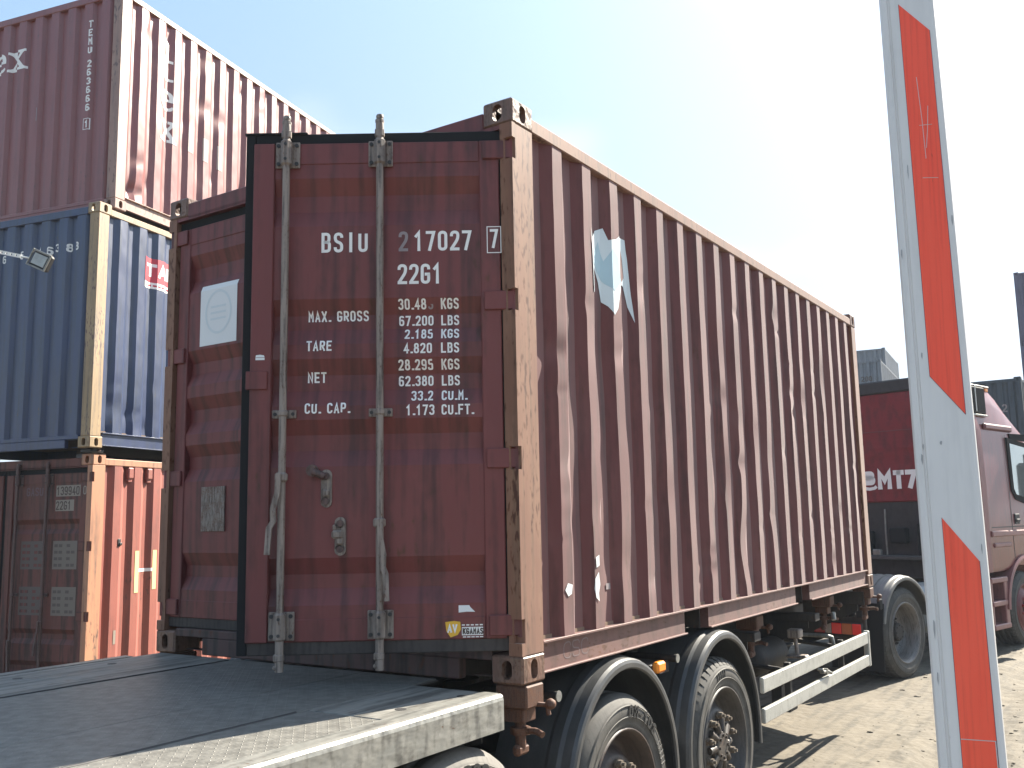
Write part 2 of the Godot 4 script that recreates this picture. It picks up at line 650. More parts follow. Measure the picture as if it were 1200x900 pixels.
func make_door(parent: Node3D, s: float, c: Dictionary, rods: Array) -> Node3D:
	var d := sub("door", parent)
	# stiles and rails
	var mb := Mb.new()
	mb.box(Vector3(0.03 * s, 0.19, -0.045), Vector3(0.12 * s, 2.40, 0.0), 0.004)
	mb.box(Vector3(1.045 * s, 0.19, -0.045), Vector3(1.14 * s, 2.40, 0.006), 0.004)
	mb.box(Vector3(0.12 * s, 2.30, -0.045), Vector3(1.045 * s, 2.40, -0.002), 0.004)
	mb.box(Vector3(0.12 * s, 0.19, -0.045), Vector3(1.045 * s, 0.285, -0.002), 0.004)
	part("door_frame", mb, c.body, d)
	mb = Mb.new()
	var ys := [2.305]
	for r in ribs:
		for y in r:
			ys.append(y)
	ys.append(0.28)
	for i in ys.size() - 1:
		var za := door_z(ys[i]) - 0.006
		var zb := door_z(ys[i + 1]) - 0.006
		for k in 8:
			var xa := lerpf(0.115, 1.05, k / 8.0) * s
			var xb := lerpf(0.115, 1.05, (k + 1) / 8.0) * s
			mb.q(Vector3(xa, ys[i], za), Vector3(xa, ys[i + 1], zb), Vector3(xb, ys[i + 1], zb), Vector3(xb, ys[i], za))
	# closed ends of the ribs and the flat back
	for r in ribs:
		for x in [0.118, 1.047]:
			mb.q(Vector3(x * s, r[0], -0.006), Vector3(x * s, r[1], -0.038), Vector3(x * s, r[2], -0.038), Vector3(x * s, r[3], -0.006))
	mb.q(Vector3(0.12 * s, 0.2, -0.046), Vector3(1.05 * s, 0.2, -0.046), Vector3(1.05 * s, 2.35, -0.046), Vector3(0.12 * s, 2.35, -0.046))
	part("door_panel", mb, c.body, d)
	# rubber seal round the edge
	mb = Mb.new()
	mb.box(Vector3(1.135 * s, 0.136, -0.05), Vector3(1.18 * s, 2.45, -0.012), 0.004)
	mb.box(Vector3(0.0, 2.395, -0.05), Vector3(1.134 * s, 2.45, -0.012), 0.004)
	mb.box(Vector3(-0.004 * s, 0.196, -0.05), Vector3(0.034 * s, 2.394, -0.012), 0.004)
	mb.box(Vector3(0.9 * s, 2.445, -0.035), Vector3(1.185 * s, 2.456, -0.004), 0.003)
	part("door_seal", mb, mats.rubber, d)
	mb = Mb.new()
	mb.box(Vector3(0.0, 0.136, -0.05), Vector3(1.134 * s, 0.195, -0.010), 0.004)
	part("door_seal", mb, mats.rubber_dusty, d)
	for y in [2.352, 1.652, 0.952, 0.245]:
		mb = Mb.new()
		mb.box(Vector3(-0.025 * s, y - 0.043, -0.012), Vector3(0.105 * s, y + 0.043, 0.014), 0.004)
		mb.cyl(Vector3(-0.028 * s, y - 0.05, 0.0), Vector3(-0.028 * s, y + 0.05, 0.0), 0.016, 10)
		part("hinge", mb, c.body, d)
	# locking rods with their brackets, cams and handles
	for ri in rods.size():
		var u: float = rods[ri][0] * s
		mb = Mb.new()
		mb.tube([Vector3(u, 0.16, 0.036), Vector3(u, 2.44, 0.036)], 0.0165, 12)
		# cam ends
		mb.box(Vector3(u - 0.022, 2.405, 0.018), Vector3(u + 0.02, 2.45, 0.052), 0.008)
		mb.tube([Vector3(u, 2.44, 0.036), Vector3(u, 2.475, 0.036)], 0.019, 10)
		mb.box(Vector3(u - 0.02, 2.47, 0.012), Vector3(u + 0.018, 2.498, 0.05), 0.008)
		mb.lathe_soft([Vector2(0.015, 0), Vector2(0.018, 0.01), Vector2(0.015, 0.02), Vector2(0.0, 0.024)], Vector3(u, 2.495, 0.034), Vector3.UP, 10)
		mb.tube([Vector3(u, 0.2, 0.036), Vector3(u, 0.075, 0.034)], 0.018, 10)
		mb.box(Vector3(u - 0.024, 0.115, 0.014), Vector3(u + 0.018, 0.15, 0.054), 0.007)
		mb.box(Vector3(u - 0.026, 0.082, 0.010), Vector3(u + 0.012, 0.104, 0.05), 0.007)
		part("lock_rod", mb, c.metal, d)
		for by in [[0.199, 0.318], [2.28, 2.402]]:
			mb = Mb.new()
			mb.box(Vector3(u - 0.055, by[0], 0.002), Vector3(u + 0.055, by[1], 0.011), 0.003)
			mb.box(Vector3(u - 0.024, by[0] - 0.004, 0.011), Vector3(u + 0.024, by[1] + 0.004, 0.06), 0.014)
			part("rod_bracket", mb, c.metal, d)
			for bx in [-0.041, 0.041]:
				for yy in [by[0] + 0.018, by[1] - 0.018]:
					mb = Mb.new()
					mb.cyl(Vector3(u + bx, yy, 0.01), Vector3(u + bx, yy, 0.018), 0.009, 8)
					part("bolt", mb, mats.dark, d)
			for yy in [by[0] + 0.026, by[1] - 0.026]:
				mb = Mb.new()
				mb.cyl(Vector3(u, yy, 0.059), Vector3(u, yy, 0.064), 0.007, 8)
				part("bolt", mb, mats.dark, d)
		mb = Mb.new()
		mb.box(Vector3(u - 0.052, 1.142, -0.004), Vector3(u + 0.052, 1.178, 0.012), 0.003)
		mb.box(Vector3(u - 0.021, 1.14, 0.01), Vector3(u + 0.021, 1.18, 0.057), 0.012)
		part("rod_bracket", mb, c.metal, d)
		for bx in [-0.039, 0.039]:
			mb = Mb.new()
			mb.cyl(Vector3(u + bx, 1.16, 0.01), Vector3(u + bx, 1.16, 0.016), 0.008, 8)
			part("bolt", mb, mats.dark, d)
		if rods[ri].size() > 1:
			var hy: float = rods[ri][1]
			var o: float = rods[ri][2] * s
			mb = Mb.new()
			mb.box(Vector3(u - 0.026, hy - 0.035, 0.03), Vector3(u + 0.026, hy + 0.005, 0.062), 0.008)
			mb.sweep([Vector3(u + o * 0.3, hy, 0.066), Vector3(u + o * 0.35, hy - 0.08, 0.066), Vector3(u + o, hy - 0.15, 0.07), Vector3(u + o * 0.9, hy - 0.2, 0.07), Vector3(u + o * 1.5, hy - 0.23, 0.074), Vector3(u + o * 1.7, hy - 0.34, 0.08)], [Vector2(-0.006, -0.012), Vector2(0.006, -0.012), Vector2(0.006, 0.012), Vector2(-0.006, 0.012)], Vector3(0, 0, 1))
			mb.cyl(Vector3(u + o, hy - 0.165, 0.062), Vector3(u + o, hy - 0.165, 0.08), 0.011, 8)
			part("handle", mb, c.metal, d)
	return d

func door_base(p: Vector2) -> float:
	if absf(p.x) > 1.045:
		return 0.006
	if absf(p.x) < 0.12:
		return 0.0
	if p.y < 0.286 or p.y > 2.30:
		return -0.002
	return door_z(p.y) - 0.006

func door_text(mb: Mb, t: PackedVector2Array, off := 0.0015):
	var br := []
	for r in ribs:
		br.append_array(r)
	br.append_array([0.286, 2.30])
	lay(mb, sliced(sliced(t, 1, br), 0, [-1.045, -0.12, 0.12, 1.045]), func(p: Vector2) -> Vector3: return Vector3(p.x, p.y, door_base(p) + off))

# ---------------------------------------------------------------- a whole container
# local frame: origin at the left bottom corner of the door end, x across, y up, z = minus the distance along the container
func make_container(label: String, at: Vector3, turn: float, c: Dictionary, group := "") -> Node3D:
	var r := thing("shipping_container", label, "container", at, turn, group)
	var L: float = c.get("len", CL)
	var mb: Mb
	# corner castings
	for sx in [0, 1]:
		for sy in [0, 1]:
			for sz in [0, 1]:
				mb = Mb.new()
				var x0 := 0.0 if sx == 0 else CW - 0.162
				var y0 := 0.0 if sy == 0 else CH - 0.118
				var z0 := 0.0 if sz == 0 else -L + 0.178
				var hl := {}
				hl[0 + sx] = [0.04, 0.025] if false else [0.042, 0.026]
				hl[2 + sy] = [0.06, 0.031]
				hl[4 + (1 if sz == 0 else 0)] = [0.025, 0.04]
				# face of x is spanned by y and z, of z by x and y, of y by z and x
				mb.box(Vector3(x0, y0, z0), Vector3(x0 + 0.162, y0 + 0.118, z0 - 0.178), 0.009, hl)
				part("corner_casting", mb, c.cast, r)
	# corner posts, the hinge side notched for the hinges
	var has_doors: bool = c.end != "front"
	for sx in [0, 1]:
		mb = Mb.new()
		var xo := 0.0 if sx == 0 else CW
		var dx := 1.0 if sx == 0 else -1.0
		if has_doors:
			mb.box(Vector3(xo + dx * 0.003, 0.118, -0.026), Vector3(xo + dx * 0.07, CH - 0.118, -0.175), 0.003)
			var y := 0.118
			for hy in [0.22, 0.951, 1.651, 2.352, 3.0]:
				var y1: float = minf(hy - 0.05, CH - 0.118)
				mb.box(Vector3(xo + dx * 0.0028, y, -0.002), Vector3(xo + dx * 0.07, y1, -0.0285))
				if hy < 2.9:
					mb.box(Vector3(xo + dx * 0.045, y1, -0.004), Vector3(xo + dx * 0.07, hy + 0.05, -0.0265))
				y = hy + 0.05
		else:
			mb.box(Vector3(xo + dx * 0.003, 0.118, -0.003), Vector3(xo + dx * 0.13, CH - 0.118, -0.15), 0.006)
		part("corner_post", mb, c.post, r)
		mb = Mb.new()
		mb.box(Vector3(xo + dx * 0.003, 0.118, -L + 0.003), Vector3(xo + dx * 0.12, CH - 0.118, -L + 0.15), 0.006)
		part("corner_post", mb, c.post, r)
	# side panels and rails
	var pr: Dictionary = c.side.duplicate()
	pr.s0 = 0.174
	pr.s1 = L - 0.15
	for sx in [0, 1]:
		mb = Mb.new()
		if sx == 1:
			sheet(mb, pr, 0.16, 2.48, c.get("rows", 40), func(s, y, o): return Vector3(CW - 0.008 + o, y, -s), c.get("dents", []), c.get("wob", null), c.get("wobble", 0.0))
		else:
			sheet(mb, pr, 0.16, 2.48, 2, func(s, y, o): return Vector3(0.008 - o, y, -s))
		part("side_panel", mb, c.side_mat, r)
		var xo := 0.0 if sx == 0 else CW
		var dx := 1.0 if sx == 0 else -1.0
		mb = Mb.new()
		mb.box(Vector3(xo + dx * 0.003, 2.475, -0.17), Vector3(xo + dx * 0.06, 2.545, -L + 0.17), 0.006)
		part("top_rail", mb, c.post, r)
		mb = Mb.new()
		var gaps := [[0.174, 1.72], [2.07, 3.76], [4.11, L - 0.174]] if L < 7.0 else [[0.174, L - 0.174]]
		mb.box(Vector3(xo + dx * 0.002, 0.152, -0.174), Vector3(xo + dx * 0.05, 0.163, -L + 0.174), 0.002)
		for gp in gaps:
			mb.box(Vector3(xo + dx * 0.023, 0.034, -gp[0]), Vector3(xo + dx * 0.030, 0.153, -gp[1]))
			mb.box(Vector3(xo + dx * 0.004, 0.026, -gp[0]), Vector3(xo + dx * 0.037, 0.035, -gp[1]), 0.002)
		for i in range(1, gaps.size()):
			mb.box(Vector3(xo + dx * 0.03, 0.026, -gaps[i - 1][1] + 0.004), Vector3(xo + dx * 0.5, 0.153, -gaps[i - 1][1]))
			mb.box(Vector3(xo + dx * 0.03, 0.026, -gaps[i][0]), Vector3(xo + dx * 0.5, 0.153, -gaps[i][0] - 0.004))
		part("bottom_rail", mb, c.rail, r)
	# roof, floor, far end
	var pf: Dictionary = {"o": 0.3, "fo": 0.1, "sl": 0.02, "fi": 0.08, "d": 0.02, "s0": 0.12, "s1": L - 0.12}
	mb = Mb.new()
	sheet(mb, pf, 0.05, CW - 0.05, 1, func(s, y, o): return Vector3(y, 2.545 + o, -s))
	part("roof", mb, c.body, r)
	mb = Mb.new()
	mb.box(Vector3(0.04, 0.152, -0.1), Vector3(CW - 0.04, 0.18, -L + 0.1))
	part("floor_board", mb, mats.board, r)
	var pe: Dictionary = c.get("endp", {"o": 0.06, "fo": 0.11, "sl": 0.035, "fi": 0.07, "d": 0.04}).duplicate()
	pe.s0 = 0.1
	pe.s1 = CW - 0.1
	mb = Mb.new()
	sheet(mb, pe, 0.13, 2.47, 2, func(s, y, o): return Vector3(s, y, -L + 0.008 - o))
	mb.box(Vector3(0.163, 2.46, -L + 0.004), Vector3(CW - 0.163, 2.55, -L + 0.07), 0.004)
	mb.box(Vector3(0.163, 0.01, -L + 0.004), Vector3(CW - 0.163, 0.14, -L + 0.07), 0.004)
	part("front_wall", mb, c.body, r)
	# near end
	mb = Mb.new()
	mb.box(Vector3(0.163, 2.47 if not has_doors else 2.452, -0.004), Vector3(CW - 0.163, 2.552, -0.10), 0.006)
	if has_doors:
		mb.box(Vector3(0.071, 2.452, -0.004), Vector3(CW - 0.071, 2.472, -0.05))
	part("header", mb, c.body, r)
	mb = Mb.new()
	mb.box(Vector3(0.163, 0.092, -0.006), Vector3(CW - 0.163, 0.134, -0.12), 0.004)
	mb.box(Vector3(0.385, 0.004, -0.006), Vector3(2.10, 0.091, -0.06), 0.004)
	for x in [0.24, CW - 0.24]:
		mb.box(Vector3(x - 0.08, 0.012, -0.08), Vector3(x + 0.08, 0.017, -0.12))
	part("sill", mb, c.get("sillm", c.body), r)
	if not has_doors:
		mb = Mb.new()
		sheet(mb, pe, 0.13, 2.475, 2, func(s, y, o): return Vector3(s, y, -0.012 + o))
		part("end_wall", mb, c.end_mat, r)
	return r

func side_map(c: Dictionary) -> Callable:
	var P: Dictionary = c.side.duplicate()
	P.s0 = 0.174
	P.s1 = CL - 0.15
	return func(p: Vector2) -> Vector3:
		var k := dented(p.x, p.y, c.get("dents", []), c.get("wob", null), c.get("wobble", 0.0))
		return Vector3(CW - 0.008 + cor(p.x, P) + k.y + 0.003, p.y, -p.x - k.x)

func side_breaks(c: Dictionary) -> Array:
	var P: Dictionary = c.side.duplicate()
	P.s0 = 0.174
	P.s1 = CL - 0.15
	return folds(P)

func on_side(r: Node3D, called: String, c: Dictionary, t: PackedVector2Array, m: Material, parent: Node = null):
	var rowb := []
	var rows: int = c.get("rows", 40)
	for j in range(1, rows):
		rowb.append(lerpf(0.16, 2.48, float(j) / rows))
	var mb := Mb.new()
	lay(mb, sliced(sliced(t, 0, side_breaks(c)), 1, rowb), side_map(c))
	part(called, mb, m, r if parent == null else parent)

func on_end(r: Node3D, called: String, c: Dictionary, t: PackedVector2Array, m: Material):
	var pe: Dictionary = c.endp.duplicate()
	pe.s0 = 0.1
	pe.s1 = CW - 0.1
	var mb := Mb.new()
	lay(mb, sliced(t, 0, folds(pe)), func(p: Vector2) -> Vector3: return Vector3(p.x, p.y, -0.012 + cor(p.x, pe) + 0.003))
	part(called, mb, m, r)

# ---------------------------------------------------------------- wheels
const TYRE := [Vector2(0.325, -0.03), Vector2(0.34, -0.012), Vector2(0.362, -0.004), Vector2(0.372, -0.006), Vector2(0.38, 0.0), Vector2(0.42, 0.003), Vector2(0.452, -0.004), Vector2(0.456, -0.008), Vector2(0.474, -0.018), Vector2(0.490, -0.036), Vector2(0.5, -0.058), Vector2(0.502, -0.1), Vector2(0.49, -0.102), Vector2(0.49, -0.114), Vector2(0.503, -0.116), Vector2(0.504, -0.165), Vector2(0.491, -0.167), Vector2(0.491, -0.179), Vector2(0.504, -0.181), Vector2(0.502, -0.24), Vector2(0.49, -0.242), Vector2(0.49, -0.254), Vector2(0.502, -0.256), Vector2(0.5, -0.31), Vector2(0.486, -0.335), Vector2(0.44, -0.357), Vector2(0.34, -0.35)]

func wheel(parent: Node3D, o: Vector3, s: float, style: String, rimm: Material, hubm: Material, nutm: Material, sidetext := "", tstart := 0.0, tyrem: Material = null) -> Node3D:
	var w := sub("wheel", parent)
	var ax := Vector3(s, 0, 0)
	var mb := Mb.new()
	mb.lathe_soft(TYRE, o, ax, 72)
	# shoulder lugs
	for k in (0 if sidetext != "" else 54):
		var a := TAU * k / 54.0
		var d := Vector3(0, cos(a), sin(a))
		var tt := Vector3(0, -sin(a), cos(a))
		var p := o + d * 0.487 + ax * -0.05
		var e := tt * 0.019
		var p0 := o + d * 0.466 + ax * -0.0105
		var p1 := o + d * 0.494 + ax * -0.030
		var p2 := o + d * 0.509 + ax * -0.062
		var p3 := o + d * 0.509 + ax * -0.098
		for sgn in [0]:
			mb.q(p0 - e, p0 + e, p1 + e, p1 - e)
			mb.q(p1 - e, p1 + e, p2 + e, p2 - e)
			mb.q(p2 - e, p2 + e, p3 + e, p3 - e)
			mb.q(p1 + e, p2 + e, p3 + e, p + e)
			mb.q(p1 - e, p2 - e, p3 - e, p - e)
	# low relief lines on the sidewall
	for rr in [0.392, 0.445]:
		mb.lathe([Vector2(rr - 0.002, 0.0035 if rr < 0.42 else 0.0), Vector2(rr, 0.006), Vector2(rr + 0.003, 0.0035 if rr < 0.44 else 0.0)], o, ax, 72)
	for k in 5:
		var a0 := 1.9 + k * 0.07 + o.z
		var d0 := Vector3(0, cos(a0), sin(a0) * -s)
		mb.tube([o + d0 * 0.398 + ax * 0.003, o + d0 * 0.44 + ax * 0.003], 0.004, 5)
	var tyre := part("tyre", mb, mats.tyre if tyrem == null else tyrem, w)
	if sidetext != "":
		mb = Mb.new()
		for lay_i in 2:
			var t := lettering(sidetext, 0.06, 0.72, 0.014, 0.3)
			lay(mb, t, func(p: Vector2) -> Vector3:
				var ph: float = tstart + p.x / 0.42
				var rad: float = 0.388 + p.y
				return o + Vector3(0, cos(ph) * rad, -s * sin(ph) * rad) + ax * (0.0045 + 0.003 * lay_i))
		part("lettering", mb, mats.tyre_mark, w)
	var prof: Array
	var nr := 0.168
	var nx := -0.06
	if style == "trailer":
		prof = [Vector2(0.342, -0.014), Vector2(0.338, -0.002), Vector2(0.33, -0.004), Vector2(0.318, -0.03), Vector2(0.30, -0.06), Vector2(0.288, -0.11), Vector2(0.268, -0.125), Vector2(0.24, -0.105), Vector2(0.215, -0.065), Vector2(0.2, -0.055), Vector2(0.06, -0.06)]
		nx = -0.055
		nr = 0.176
	elif style == "dish":
		prof = [Vector2(0.342, -0.014), Vector2(0.338, 0.0), Vector2(0.326, -0.004), Vector2(0.312, -0.03), Vector2(0.298, -0.05), Vector2(0.285, -0.13), Vector2(0.265, -0.2), Vector2(0.22, -0.215), Vector2(0.12, -0.215)]
		nx = -0.215
	else:
		prof = [Vector2(0.342, -0.014), Vector2(0.338, 0.0), Vector2(0.326, -0.006), Vector2(0.305, -0.03), Vector2(0.29, -0.055), Vector2(0.27, -0.06), Vector2(0.235, -0.02), Vector2(0.2, 0.0), Vector2(0.13, 0.0)]
		nx = 0.0
	mb = Mb.new()
	mb.lathe_soft(prof, o, ax, 48)
	mb.lathe_soft([Vector2(0.342, -0.014), Vector2(0.30, -0.2), Vector2(0.32, -0.345)], o, ax, 32)
	# hand holes in the disc
	var rim := part("rim", mb, rimm, w)
	mb = Mb.new()
	var hr := 0.128
	var hl := 0.06 if style == "front" else (0.03 if style == "trailer" else 0.12)
	if style == "trailer":
		hr = 0.105
	mb.lathe([Vector2(hr + 0.004, nx), Vector2(hr, nx + hl * 0.55), Vector2(hr * 0.82, nx + hl * 0.62), Vector2(hr * 0.78, nx + hl), Vector2(hr * 0.68, nx + hl * 1.08), Vector2(0.0, nx + hl * 1.1)], o, ax, 32)
	for k in 10:
		var a := TAU * (k + 0.5) / 10.0
		var d := Vector3(0, cos(a), sin(a))
		mb.tube([o + d * (hr * 0.8) + ax * (nx + hl * 0.5), o + d * (0.158 if style == "trailer" else hr + 0.012) + ax * (nx + 0.006)], 0.022 if style == "trailer" else 0.012, 8)
	for k in 8:
		var a := TAU * k / 8.0
		var d := Vector3(0, cos(a), sin(a))
		mb.cyl(o + d * (hr * 0.6) + ax * (nx + hl * 1.05), o + d * (hr * 0.6) + ax * (nx + hl * 1.05 + 0.012), 0.009, 6)
	part("hub", mb, hubm, w)
	for k in 10:
		var a := TAU * k / 10.0
		var d := Vector3(0, cos(a), sin(a))
		mb = Mb.new()
		mb.cyl(o + d * nr + ax * nx, o + d * nr + ax * (nx + 0.012), 0.022, 10)
		mb.cyl(o + d * nr + ax * (nx + 0.012), o + d * nr + ax * (nx + 0.036), 0.019, 6)
		mb.cyl(o + d * nr + ax * (nx + 0.036), o + d * nr + ax * (nx + 0.052), 0.01, 8)
		part("nut", mb, nutm, w)
	return w

func arc(o: Vector3, rz: float, ry: float, a0: float, a1: float, n: int) -> Array:
	var r := []
	for i in n + 1:
		var a := lerpf(a0, a1, float(i) / n)
		r.append(o + Vector3(0, sin(a) * ry, cos(a) * rz))
	return r

const GUARD_PROF := [Vector2(-0.42, -0.010), Vector2(-0.42, 0.0), Vector2(-0.15, 0.002), Vector2(-0.13, 0.010), Vector2(-0.085, 0.012), Vector2(-0.065, 0.004), Vector2(-0.022, 0.0), Vector2(-0.006, -0.008), Vector2(0.0, -0.022), Vector2(0.0, -0.042), Vector2(-0.008, -0.05), Vector2(-0.02, -0.048), Vector2(-0.022, -0.034), Vector2(-0.035, -0.02), Vector2(-0.1, -0.010)]

func twist_lock(parent: Node3D, x: float, y: float, z: float, s: float):
	# box under the casting, with its wing nut and locking lever
	var w := sub("twist_lock", parent)
	var mb := Mb.new()
	mb.box(W(x - 0.08, y - 0.10, z - 0.07), W(x + 0.08, y - 0.004, z + 0.07), 0.008)
	mb.box(W(x - 0.06, y - 0.16, z - 0.05), W(x + 0.05, y - 0.10, z + 0.05), 0.006)
	part("housing", mb, mats.rusty, w)
	mb = Mb.new()
	mb.cyl(W(x, y - 0.27, z), W(x, y - 0.15, z), 0.024, 10)
	mb.cyl(W(x, y - 0.215, z), W(x, y - 0.185, z), 0.045, 6)
	mb.box(W(x - 0.02, y - 0.3, z - 0.045), W(x + 0.02, y - 0.255, z + 0.045), 0.012)
	mb.tube([W(x, y - 0.2, z), W(x + s * 0.09, y - 0.19, z - 0.02), W(x + s * 0.13, y - 0.2, z - 0.03)], 0.014, 8)
	part("lock_nut", mb, mats.rusty, w)
	mb = Mb.new()
	mb.tube([W(x + s * 0.06, y - 0.09, z + 0.02), W(x + s * 0.12, y - 0.09, z + 0.025), W(x + s * 0.125, y - 0.13, z + 0.03)], 0.011, 8)
	mb.lathe_soft([Vector2(0.0, -0.024), Vector2(0.016, -0.018), Vector2(0.024, 0.0), Vector2(0.016, 0.018), Vector2(0, 0.024)], W(x + s * 0.135, y - 0.085, z + 0.03), Vector3(1, 0, 0), 12)
	part("lever", mb, mats.rusty, w)

# ---------------------------------------------------------------- the container trailer
func make_trailer():
	var r := thing("container_trailer", "grey three axle container trailer with steel rear deck carrying the maroon container", "trailer", Vector3.ZERO)
	var mb: Mb
	var z0 := -3.0
	# deck: side beams with a rolled edge, outer strips, tread plates, welded joints between them
	for s in [0, 1]:
		mb = Mb.new()
		var xs := 2.468 if s == 1 else -0.03
		var d := -1.0 if s == 1 else 1.0
		var poly := PackedVector2Array([Vector2(0, -0.135), Vector2(0, -0.022), Vector2(-0.004, -0.008), Vector2(-0.014, 0.0), Vector2(-0.03, 0.003), Vector2(-0.10, 0.003), Vector2(-0.10, -0.004), Vector2(-0.026, -0.006), Vector2(-0.012, -0.02), Vector2(-0.01, -0.128), Vector2(-0.06, -0.128), Vector2(-0.06, -0.135)])
		mb.ext(poly, W(xs, 0, z0), Vector3(-d, 0, 0), Vector3.UP, Vector3(0, 0, -(-0.19 - z0)))
		mb.box(W(xs + d * 0.012, -0.128, -0.20), W(xs + d * 0.1, -0.006, -0.193))
		part("side_beam", mb, mats.galv, r)
	var strips := [[0.07, 0.660, z0, -0.012, 0], [0.670, 1.559, z0, -0.012, 1], [1.563, 1.990, z0, -0.012, 1], [2.000, 2.368, z0, -0.80, 1], [2.000, 2.368, -0.79, -0.19, 0]]
	for st in strips:
		mb = Mb.new()
		var n := 1
		mb.box(W(st[0], -0.008, st[2]), W(st[1], 0.0, st[3]), 0.002)
		part("deck_plate", mb, mats.tread if st[4] == 1 else mats.deck, r)
	mb = Mb.new()
	# gaps and weld beads between the plates
	mb.box(W(0.660, -0.012, z0), W(0.670, -0.005, -0.012))
	mb.box(W(1.990, -0.012, z0), W(2.000, -0.005, -0.012))
	mb.box(W(1.559, -0.012, z0), W(1.563, -0.005, -0.012))
	mb.box(W(2.000, -0.012, -0.80), W(2.368, -0.005, -0.79))
	part("deck_seam", mb, mats.dark, r)
	mb = Mb.new()
	var rng := RandomNumberGenerator.new()
	rng.seed = 5
	for sx in [0.665, 1.995]:
		var pts := []
		var zz := z0
		while zz < (-0.85 if sx > 1.0 else -0.02):
			pts.append(W(sx + rng.randf_range(-0.004, 0.004), -0.001, zz))
			zz += 0.05
		mb.tube(pts, 0.0062, 6)
	part("weld_bead", mb, mats.dark, r)
	mb = Mb.new()
	for p in [[2.30, -0.62], [2.345, -0.30], [0.2, -0.4], [0.22, -0.9]]:
		mb.cyl(W(p[0], -0.004, p[1]), W(p[0], 0.0015, p[1]), 0.022, 14)
	part("plug_hole", mb, mats.dark, r)
	# chassis
	for x in [0.72, 1.72]:
		mb = Mb.new()
		mb.box(W(x - 0.07, -0.17, z0), W(x + 0.07, -0.155, 8.4), 0.002)
		mb.box(W(x - 0.006, -0.50, z0), W(x + 0.006, -0.17, 5.6))
		mb.box(W(x - 0.006, -0.36, 5.6), W(x + 0.006, -0.17, 8.4))
		mb.box(W(x - 0.07, -0.515, z0), W(x + 0.07, -0.50, 5.6), 0.002)
		mb.box(W(x - 0.07, -0.375, 5.6), W(x + 0.07, -0.36, 8.4), 0.002)
		part("chassis_beam", mb, mats.frame, r)
	for z in [-2.6, -1.2, -0.12, 1.5, 3.0, 4.4, 5.95]:
		mb = Mb.new()
		mb.box(W(0.05, -0.16, z - 0.06), W(2.38, -0.04 if z < -0.2 or z > 5.5 else -0.1, z + 0.06), 0.004)
		mb.ext(PackedVector2Array([Vector2(1.79, -0.16), Vector2(2.3, -0.16), Vector2(2.3, -0.22), Vector2(1.79, -0.46)]), W(0, 0, z + 0.02), Vector3(1, 0, 0), Vector3.UP, Vector3(0, 0, 0.012))
		part("cross_member", mb, mats.frame, r)
	mb = Mb.new()
	mb.box(W(0.7, -0.395, 6.2), W(1.74, -0.375, 8.7))
	mb.cyl(W(1.219, -0.47, 8.35), W(1.219, -0.39, 8.35), 0.05)
	part("coupling_plate", mb, mats.frame, r)
	for z in [-0.45, 0.85, 2.15]:
		mb = Mb.new()
		mb.cyl(W(0.15, -0.665, z), W(2.29, -0.665, z), 0.065, 14)
		for x in [0.78, 1.66]:
			mb.cyl(W(x, -0.62, z - 0.38), W(x, -0.34, z - 0.38), 0.13, 16)
			mb.box(W(x - 0.05, -0.66, z - 0.45), W(x + 0.05, -0.58, z + 0.45), 0.01)
		part("axle", mb, mats.frame, r)
	# wheels
	var texts := {0.85: ["OH-106", 0.10], 2.15: ["", 0.0], -0.45: ["R22.5", -0.02]}
	for z in [-0.45, 0.85, 2.15]:
		wheel(r, W(2.462, -0.665, z), 1.0, "trailer", mats.rim_rust if z == 0.85 else mats.rim_dark, mats.hub, mats.hub_pale, texts[z][0], texts[z][1], mats.tyre_pale if z < 0 else null)
		wheel(r, W(-0.025, -0.665, z), -1.0, "trailer", mats.rim_grey, mats.hub, mats.hub)
	# mudguards over the two front axles
	for s in [1, -1]:
		for z in [0.87, 2.15]:
			var xs := 2.478 if s == 1 else -0.04
			var c := W(xs, -0.63, z)
			var path := []
			path.append(c + Vector3(0, -0.10, 0.585))
			path.append_array(arc(c, 0.585, 0.632, -0.05, PI + 0.02, 30))
			path.append(c + Vector3(0, -0.12, -0.585))
			mb = Mb.new()
			var prof := []
			for p in GUARD_PROF:
				prof.append(p if s == 1 else Vector2(-p.x, p.y))
			mb.sweep(path, prof, Vector3(1, 0, 0))
			var gd := part("mudguard", mb, mats.guard, r)
			mb = Mb.new()
			mb.cyl(W(xs - s * 0.45, -0.09, z - 0.56), W(xs - s * 0.06, -0.09, z - 0.56), 0.021, 12)
			part("support", mb, mats.frame, gd)
			mb = Mb.new()
			mb.cyl(W(xs - s * 0.06, -0.09, z - 0.56), W(xs - s * 0.055, -0.09, z - 0.56), 0.024, 14)
			part("support_cap", mb, mats.galv, gd)
	# side guards
	for s in [1, -1]:
		var xs := 2.46 if s == 1 else -0.02
		var sg := sub("side_guard", r)
		for yy in [[-0.372, -0.472], [-0.568, -0.662]]:
			mb = Mb.new()
			mb.box(W(xs - s * 0.03, yy[1], 2.84), W(xs, yy[0], 5.62), 0.006)
			part("rail", mb, mats.alu, sg)
		mb = Mb.new()
		mb.box(W(xs - s * 0.045, -0.672, 5.625), W(xs + s * 0.004, -0.362, 5.675), 0.008)
		part("end_cap", mb, mats.alu, sg)
		for z in [3.5, 4.9]:
			mb = Mb.new()
			mb.box(W(xs - s * 0.075, -0.66, z - 0.02), W(xs - s * 0.031, -0.36, z + 0.02), 0.004)
			mb.tube([W(xs - s * 0.055, -0.42, z), W(xs - s * 0.7, -0.36, z)], 0.018, 8)
			part("post", mb, mats.frame, sg)
		mb = Mb.new()
		mb.tube([W(xs - s * 0.05, -0.5, 4.2), W(xs + s * 0.01, -0.52, 4.25), W(xs + s * 0.012, -0.55, 4.36)], 0.013, 8)
